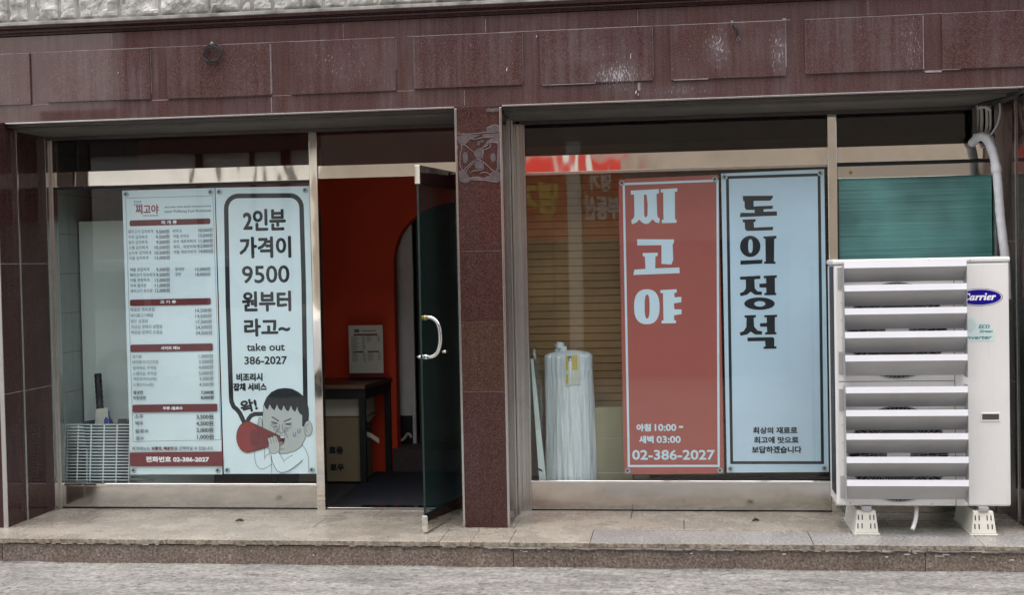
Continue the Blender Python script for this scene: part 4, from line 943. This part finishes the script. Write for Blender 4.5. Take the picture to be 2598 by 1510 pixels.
for cz in (1.150, .453):
    fg = B().disc_y(1.222, YF - .003, cz, .272, 64, .004).build('fan_grille', G['fan_black'], ac)
    sp2 = B()
    for k in range(72):
        t = 2 * PI * k / 72; c, s_ = math.cos(t), math.sin(t); t2 = t + .25
        sp2.tube([(1.222 + .065 * c, YF - .006, cz + .065 * s_), (1.222 + .268 * math.cos(t2), YF - .006, cz + .268 * math.sin(t2))], .0014, 4)
    for r in (.11, .16, .21, .268): sp2.tube([(1.222 + r * math.cos(2 * PI * k / 48), YF - .009, cz + r * math.sin(2 * PI * k / 48)) for k in range(48)], .0018, 4, closed=True)
    sp2.build('grille_wires', G['spoke'], fg)
    B().disc_y(1.222, YF - .010, cz, .064, 32, .006).build('hub', G['ac_white'], fg)
lips = [1.540, 1.411, 1.281, 1.150, 1.020, .842, .713, .582, .451, .322]
bots = [z + .005 for z in (1.419, 1.285, 1.153, 1.022, .892, .716, .584, .453, .321, .192)]
for zt, zb in zip(lips, bots):
    L0, L1 = .925, 1.582; zl = zt - .034; ym = -.130; zm_ = zb + (zl - zb) * .27
    lv = B(); lv.prism_x([(-.196, zt - .0003), (-.200, zl), (ym, zm_), (-.108, zb), (-.106, zb + .001), (ym + .0022, zm_ + .001), (-.1975, zl + .0015), (-.1935, zt - .0003)], L0, L1)
    lv.cur = 1; lv.prism_x([(-.1962, zt), (-.2008, zl - .0005), (-.2002, zl - .0005), (-.1955, zt - .0002)], L0, L1)
    lv.build('louvre_blade', [G['blade_shaded'], G['blade']], ac)
for za, zb in ((.888, 1.535), (.185, .848)):
    rbox('side_plate', G['bracket'], ac, .9225, .9245, -.195, -.104, za, zb, bevel=0)
    rbox('side_plate', G['bracket'], ac, 1.5825, 1.5845, -.195, -.104, za, zb, bevel=0)
    for zz in (za + .02, zb - .15): rbox('mounting_plate', G['bracket'], ac, .900, .9222, -.106, -.1015, zz, zz + .125, bevel=.001)
    b = B()
    for k in range(7): b.disc_y(.917, -.1085, za + .03 + k * (zb - za - .06) / 6, .0035, 8, .003)
    b.build('rivets', G['spoke'], ac)
b = B()
for x, z in ((.955, .172), (1.40, .170), (1.60, .168), (1.62, 1.537), (1.40, 1.54)): b.disc_y(x, YF - (.0095 if z > 1 else .002), z, .005, 10, .003)
b.build('screws', G['spoke'], ac)
# maker's oval and sticker
cz_, cx_ = 1.329, 1.671
def oval(rx, rz, y, n=48): return [(cx_ + rx * math.cos(2 * PI * k / n), y, cz_ + rz * math.sin(2 * PI * k / n)) for k in range(n)]
b = B(); b.cur = 0; b.quad(*oval(.1235, .049, YF - .0012)); b.cur = 1; b.quad(*oval(.1195, .0462, YF - .0016)); b.cur = 2; b.quad(*oval(.1150, .0425, YF - .0020)); b.cur = 1
put_text(b, '𝑪𝒂𝒓𝒓𝒊𝒆𝒓', cx_ - .091, cx_ + .087, 1.311, 1.352, lambda k: YF - .0024 - k * .00002, .0016)
b.build('maker_badge', [G['ink_navy'], G['white'], G['logo_blue']], ac)
lq = lambda a, b_: (1.610 + (a - 120) / 635 * .183, 1.378 - (b_ - 235) / 325 * .098)
b = B(); b.cur = 0
def flat(pts, y): b.quad(*[(lq(*q)[0], y, lq(*q)[1]) for q in reversed(pts)])
flat([(150 + 140 * math.cos(k * PI / 16), 900 + 150 * math.sin(k * PI / 16)) for k in range(32)], YF - .0011)
flat([(60, 880), (500, 880), (525, 900), (535, 985), (570, 990), (590, 1010), (592, 1060), (606, 1080), (606, 1190), (590, 1210), (60, 1210)], YF - .0014)
b.cur = 1; flat([(150 + 105 * math.cos(k * PI / 16), 920 + 120 * math.sin(k * PI / 16)) for k in range(32)], YF - .0018)
b.cur = 2
for t, a0, a1, b0, b1, sh, bo in (('𝐄𝐂𝐎', 300, 512, 905, 975, .25, .0006), ('Green', 325, 565, 1002, 1052, .3, .0006), ('Inverter', 50, 552, 1105, 1175, .3, .0009)):
    (xa, za), (xb, zb) = lq(a0, b1), lq(a1, b0); put_text(b, t, xa, xb, za, zb, lambda k: YF - .0022 - k * .00002, bo, sh)
b.build('eco_sticker', [G['mint'], G['mint_leaf'], G['mint_dark']], ac)
hs = rbox('grip', G['ac_white'], ac, 1.670, 1.775, YF - .004, YF + .002, .632, .684, bevel=.003)
rbox('grip_recess', G['plaster'], hs, 1.678, 1.767, YF - .0055, YF - .002, .645, .676, bevel=0)
for xa, xb in ((.967, 1.110), (1.600, 1.748)):
    ta, tb_ = xa + .024, xb - .018
    ft = B().hexa([(xa + .006, -.136, .008), (xb - .006, -.136, .008), (xa + .006, .32, .008), (xb - .006, .32, .008), (ta, -.112, .132), (tb_, -.112, .132), (ta, .30, .132), (tb_, .30, .132)]).build('foot', G['foot'], ac, bevel=.005)
    rbox('foot_flange', G['foot'], ft, xa, xb, -.142, .326, .0, .0078, bevel=.002)
    sb_ = B()
    for row_ in (0, 1):
        for k in (-.052, -.028, .022, .046):
            c = (xa + xb) / 2 + .002 + k * (.86 if row_ else .95); z0_ = .082 if row_ else .035
            y_ = lambda z: -.136 + (z - .008) / .124 * .024 - .0008
            sb_.hexa([(c - .003, y_(z0_), z0_), (c + .003, y_(z0_), z0_), (c - .003, y_(z0_) + .003, z0_), (c + .003, y_(z0_) + .003, z0_), (c - .003, y_(z0_ + .028), z0_ + .028), (c + .003, y_(z0_ + .028), z0_ + .028), (c - .003, y_(z0_ + .028) + .003, z0_ + .028), (c + .003, y_(z0_ + .028) + .003, z0_ + .028)])
    sb_.build('vent_slots', G['fan_black'], ft)
    rbox('foot_clamp', G['bracket'], ft, (ta + tb_) / 2 - .026, (ta + tb_) / 2 + .026, -.124, -.06, .1325, .1565, bevel=.002)
dh = B().tube(bez([(1.335, .02, .16), (1.330, -.03, .135), (1.318, -.075, .085), (1.296, -.115, .040), (1.288, -.125, .030)], 8), .0115, 12)
tag(dh.build('drain_hose', G['pvc'], smooth=True), 'short white drain hose hanging under the air conditioner', 'hose')
# pipe bundle up to the wall
pp = thing('insulated_pipe', (1.85, .25, 1.5), 'white taped pipe bundle running from the wall down behind the air conditioner', 'pipe')
pth = bez([(1.765, .47, 2.235), (1.785, .36, 2.262), (1.812, .30, 2.235), (1.838, .265, 2.15), (1.853, .25, 2.04), (1.862, .25, 1.93), (1.870, .25, 1.80), (1.884, .25, 1.65), (1.895, .25, 1.54), (1.90, .24, 1.3)], 14)
rr = [.0245 + .0014 * ((k % 14) / 14) + (.004 if 50 < k < 56 else 0) + .0012 * noise.noise(Vector((k * .3, 0, 0))) for k in range(len(pth))]
B().tube(pth, rr, 16).build('taped_bundle', G['tape'], pp, smooth=True)
b = B()
for x, r in ((1.790, .008), (1.812, .010), (1.842, .009), (1.862, .007)): b.tube(bez([(x, .44, 2.455), (x + .003, .435, 2.38), (x - .002, .43, 2.31), (x * .4 + 1.80 * .6, .40, 2.262)], 6), r, 10)
b.tube(bez([(1.783, .44, 2.425), (1.80, .43, 2.44), (1.84, .43, 2.442), (1.868, .44, 2.42)], 6), .009, 8)
b.build('pipe', G['pvc'], pp, smooth=True)
rbox('duct_plate', G['soffit'], pp, 1.765, 1.778, .40, .46, 2.235, 2.44, bevel=.001)
B().tube(bez([(1.765, .40, 2.262), (1.79, .385, 2.268), (1.82, .385, 2.268), (1.855, .40, 2.255), (1.865, .41, 2.22)], 6), [.022 + .005 * noise.noise(Vector((k * .7, 1, 0))) for k in range(25)], 10).build('sealing_foam', G['pvc'], pp, smooth=True)
B().tube(bez([(1.897, .35, 2.455), (1.897, .34, 2.40), (1.885, .34, 2.34), (1.86, .35, 2.29), (1.845, .36, 2.27)], 6), .0058, 8).build('thin_cable', G['pvc'], pp, smooth=True)
kb = B()
for k in range(4): kb.tube(bez([(1.79 + .01 * k, .40, 2.462), (1.82 + .01 * k, .25, 2.452 - .006 * k), (1.87, .12, 2.458 + .006 * k), (1.93, .02, 2.47 + .006 * k), (1.99, -.05 - .01 * k, 2.50 + .008 * k)], 6), .007, 6)
tag(kb.build('black_cables', G['black'], smooth=True), 'bunch of black cables in the top right corner under the soffit', 'cables')

# ------------------------------------------------------------------ small things on the facade and step
cc = thing('cable_coil', (-2.747, -.03, 2.87), 'coil of black wire hanging on the fascia', 'cable coil')
b = B(); random.seed(5); pts = []
for k in range(24 * 5):
    t = 2 * PI * k / 24; r = .049 + .007 * math.sin(t * .43 + 1) + .005 * math.sin(t * 1.7); pts.append((-2.749 + (r * 1.08) * math.sin(t) + .003 * math.sin(t * .31), -.045 - .014 * math.sin(t * .57), 2.868 + r * math.cos(t) + .004 * math.sin(t * .77)))
b.tube(bez(pts, 2), .0030, 6); b.tube(bez([(-2.757, -.01, 2.938), (-2.752, -.03, 2.925), (-2.765, -.045, 2.912), (-2.785, -.05, 2.895)], 6), .0032, 6)
b.tube(bez([(-2.795, -.05, 2.85), (-2.79, -.055, 2.835), (-2.772, -.05, 2.828)], 5), .0035, 6)
b.build('wire_loops', G['black'], cc, smooth=True)
B().tube([(-2.757, .0, 2.938), (-2.757, -.025, 2.938)], .006, 8).build('nail', G['spoke'], cc, smooth=True)
cs = B().tube(bez([(.345, .0, 2.912), (.352, -.03, 2.905), (.361, -.035, 2.885), (.367, -.03, 2.86), (.370, -.028, 2.845)], 6), .0065, 8)
cs = thing('wire_stub', (.36, -.02, 2.87), 'stub of cut black cable sticking out of the right part of the fascia', 'cable')
B().tube(bez([(.345, .0, 2.912), (.352, -.03, 2.905), (.361, -.035, 2.885), (.367, -.03, 2.86), (.370, -.028, 2.845)], 6), .0065, 8).build('cable_end', G['black'], cs, smooth=True)
B().tube([(.372, -.028, 2.845), (.362, -.028, 2.822), (.384, -.028, 2.824)], .003, 6, closed=True).build('wire_loop', G['ridge'], cs, smooth=True)
for x, y, s_, lb in ((-2.711, .118, 1.0, 'dry brown scrap on the tread below the speech bubble banner'), (.446, .221, .8, 'dry brown scrap on the tread below the blue banner')):
    b = B(); n = 10
    for k in range(n + 1):
        t = k / n; w_ = .012 * math.sin(PI * min(1, t * .9 + .1)) * s_
        for q in (-1, 0, 1): b.v.append((x + (t - .5) * .055 * s_, y + q * w_ + .008 * t, .004 + .012 * abs(q) * math.sin(PI * t) + .004 * noise.noise(Vector((t * 5, q, x)))))
    for k in range(n):
        for q in (0, 1): i = k * 3 + q; b.f.append((i, i + 1, i + 4, i + 3)); b.mi.append(0)
    o = b.build('dry_leaf', G['leaf']); sm = o.modifiers.new('solid', 'SOLIDIFY'); sm.thickness = .003
    tag(o, lb, 'leaf', 'dry scraps lying on the step')

# ------------------------------------------------------------------ the other side of the street (seen in the glass)
ob = thing('opposite_shop', (-1, -11, -.148), 'shop across the street with red signboard, reflected in the right window', 'building')
rbox('wall', G['brown_brick'], ob, -5.2, 12, -16, -10.02, 3.55, 7.5, bevel=0)
rbox('wall', G['beige'], ob, -5.2, 12, -16, -10.0, -.148, 3.549, bevel=0)
for x in (-3.6, -1.2, 1.2, 3.6, 6.0): rbox('window', G['dark_glass'], ob, x, x + 1.3, -10.06, -9.99, 4.4, 5.9, bevel=0)
rbox('shop_front', G['dark_glass'], ob, -4.6, 1.6, -10.05, -9.98, -.1, 1.85, bevel=0)
rbox('white_column', G['cream'], ob, -1.53, -1.34, -10.0, -9.70, -.1, 3.3, bevel=0)
s1 = rbox('signboard', G['sign_red'], ob, -2.62, -1.54, -9.98, -9.78, 1.90, 3.08, bevel=.01)
s2 = rbox('signboard', G['sign_red'], ob, -1.33, -.76, -9.98, -9.78, 1.90, 3.08, bevel=.01)
b = B(); put_text(b, '명가', -2.30, -1.66, 2.24, 2.72, lambda k: -9.775 + k * .0003, .02, flip=True); b.build('sign_letters', G['sign_yellow'], s1)
b = B(); put_text(b, '명가', -1.23, -.90, 2.57, 2.82, lambda k: -9.775 + k * .0003, .01, flip=True); put_text(b, '부동산', -1.31, -.79, 2.16, 2.52, lambda k: -9.775 + k * .0003, .014, flip=True); b.build('sign_letters', G['cream'], s2)
oc = thing('cream_house', (-9, -11, -.148), 'pale cream house across the street, reflected in the left transom', 'building')
rbox('wall', G['cream'], oc, -18, -8.2, -16, -10.6, -.148, 7.0, bevel=0)
rbox('low_wing', G['cream'], oc, -9.1, -5.21, -15, -10.3, -.148, 3.35, bevel=0)
rbox('wing_roof', G['brown_brick'], oc, -9.15, -5.21, -15, -10.2, 3.351, 3.92, bevel=0)
rbox('reflection_block', G['brown_brick'], oc, -8.19, -5.21, -15.8, -11.0, 3.921, 7.2, bevel=0)  # unseen dark block added so the fascia reflects brown instead of bright sky
for x in (-16, -13.5, -11, -9.0): rbox('window', G['dark_glass'], oc, x, x + .9, -10.64, -10.58, 2.0, 3.1, bevel=0)
for x, w_ in ((-7.25, .10), (-6.4, .06), (-5.9, .14)): rbox('reflection_strip', G['brown_brick'], oc, x, x + w_, -10.33, -10.25, -.1, 3.5, bevel=0)  # dark strips added only to put stripes in the steel reflection
rbox('roof_edge', G['brown_brick'], oc, -18, -8.2, -10.75, -10.5, 7.0, 7.2, bevel=0)

vn = thing('parked_van', (-6.0, -8.8, -.148), 'white van parked across the street, reflected in the left window', 'van')
def side(pts, y0, y1, mat, name, par, bevel=.0):
    b = B(); i = 0; n = len(pts); b.v = [(x, y0, z) for x, z in pts] + [(x, y1, z) for x, z in pts]
    for k in range(n): l = (k + 1) % n; b.f.append((k, n + k, n + l, l)); b.mi.append(0)
    b.f.append(tuple(range(n))); b.f.append(tuple(n + k for k in reversed(range(n)))); b.mi += [0, 0]
    return b.build(name, mat, par, bevel=bevel)
side([(-8.2, .12), (-8.2, 1.55), (-8.0, 1.74), (-5.9, 1.74), (-5.45, 1.05), (-4.75, .88), (-4.62, .60), (-4.62, .12)], -9.55, -7.95 - .05, G['ac_white'], 'body', vn, .05)
for x0, x1, x2, x3 in ((-8.0, -7.15, -7.15, -8.0), (-7.05, -6.25, -6.25, -7.05), (-6.15, -5.62, -5.95, -6.15)): side([(x0, 1.05), (x1, 1.05), (x2, 1.58), (x3, 1.58)], -8.01, -7.985, G['dark_glass'], 'window', vn)
for x in (-7.5, -5.2):
    for y in (-9.35, -8.06):
        w = B().disc_y(x, y, .17, .315, 32, .12); w.f.append(tuple(len(w.v) - 1 - k for k in range(32))); w.mi.append(0); wt = w.build('wheel', G['black'], vn)
        h = B().disc_y(x, y + .121, .17, .19, 24, .01); h.f.append(tuple(len(h.v) - 1 - k for k in range(24))); h.mi.append(0); h.build('rim', G['bracket'], wt)
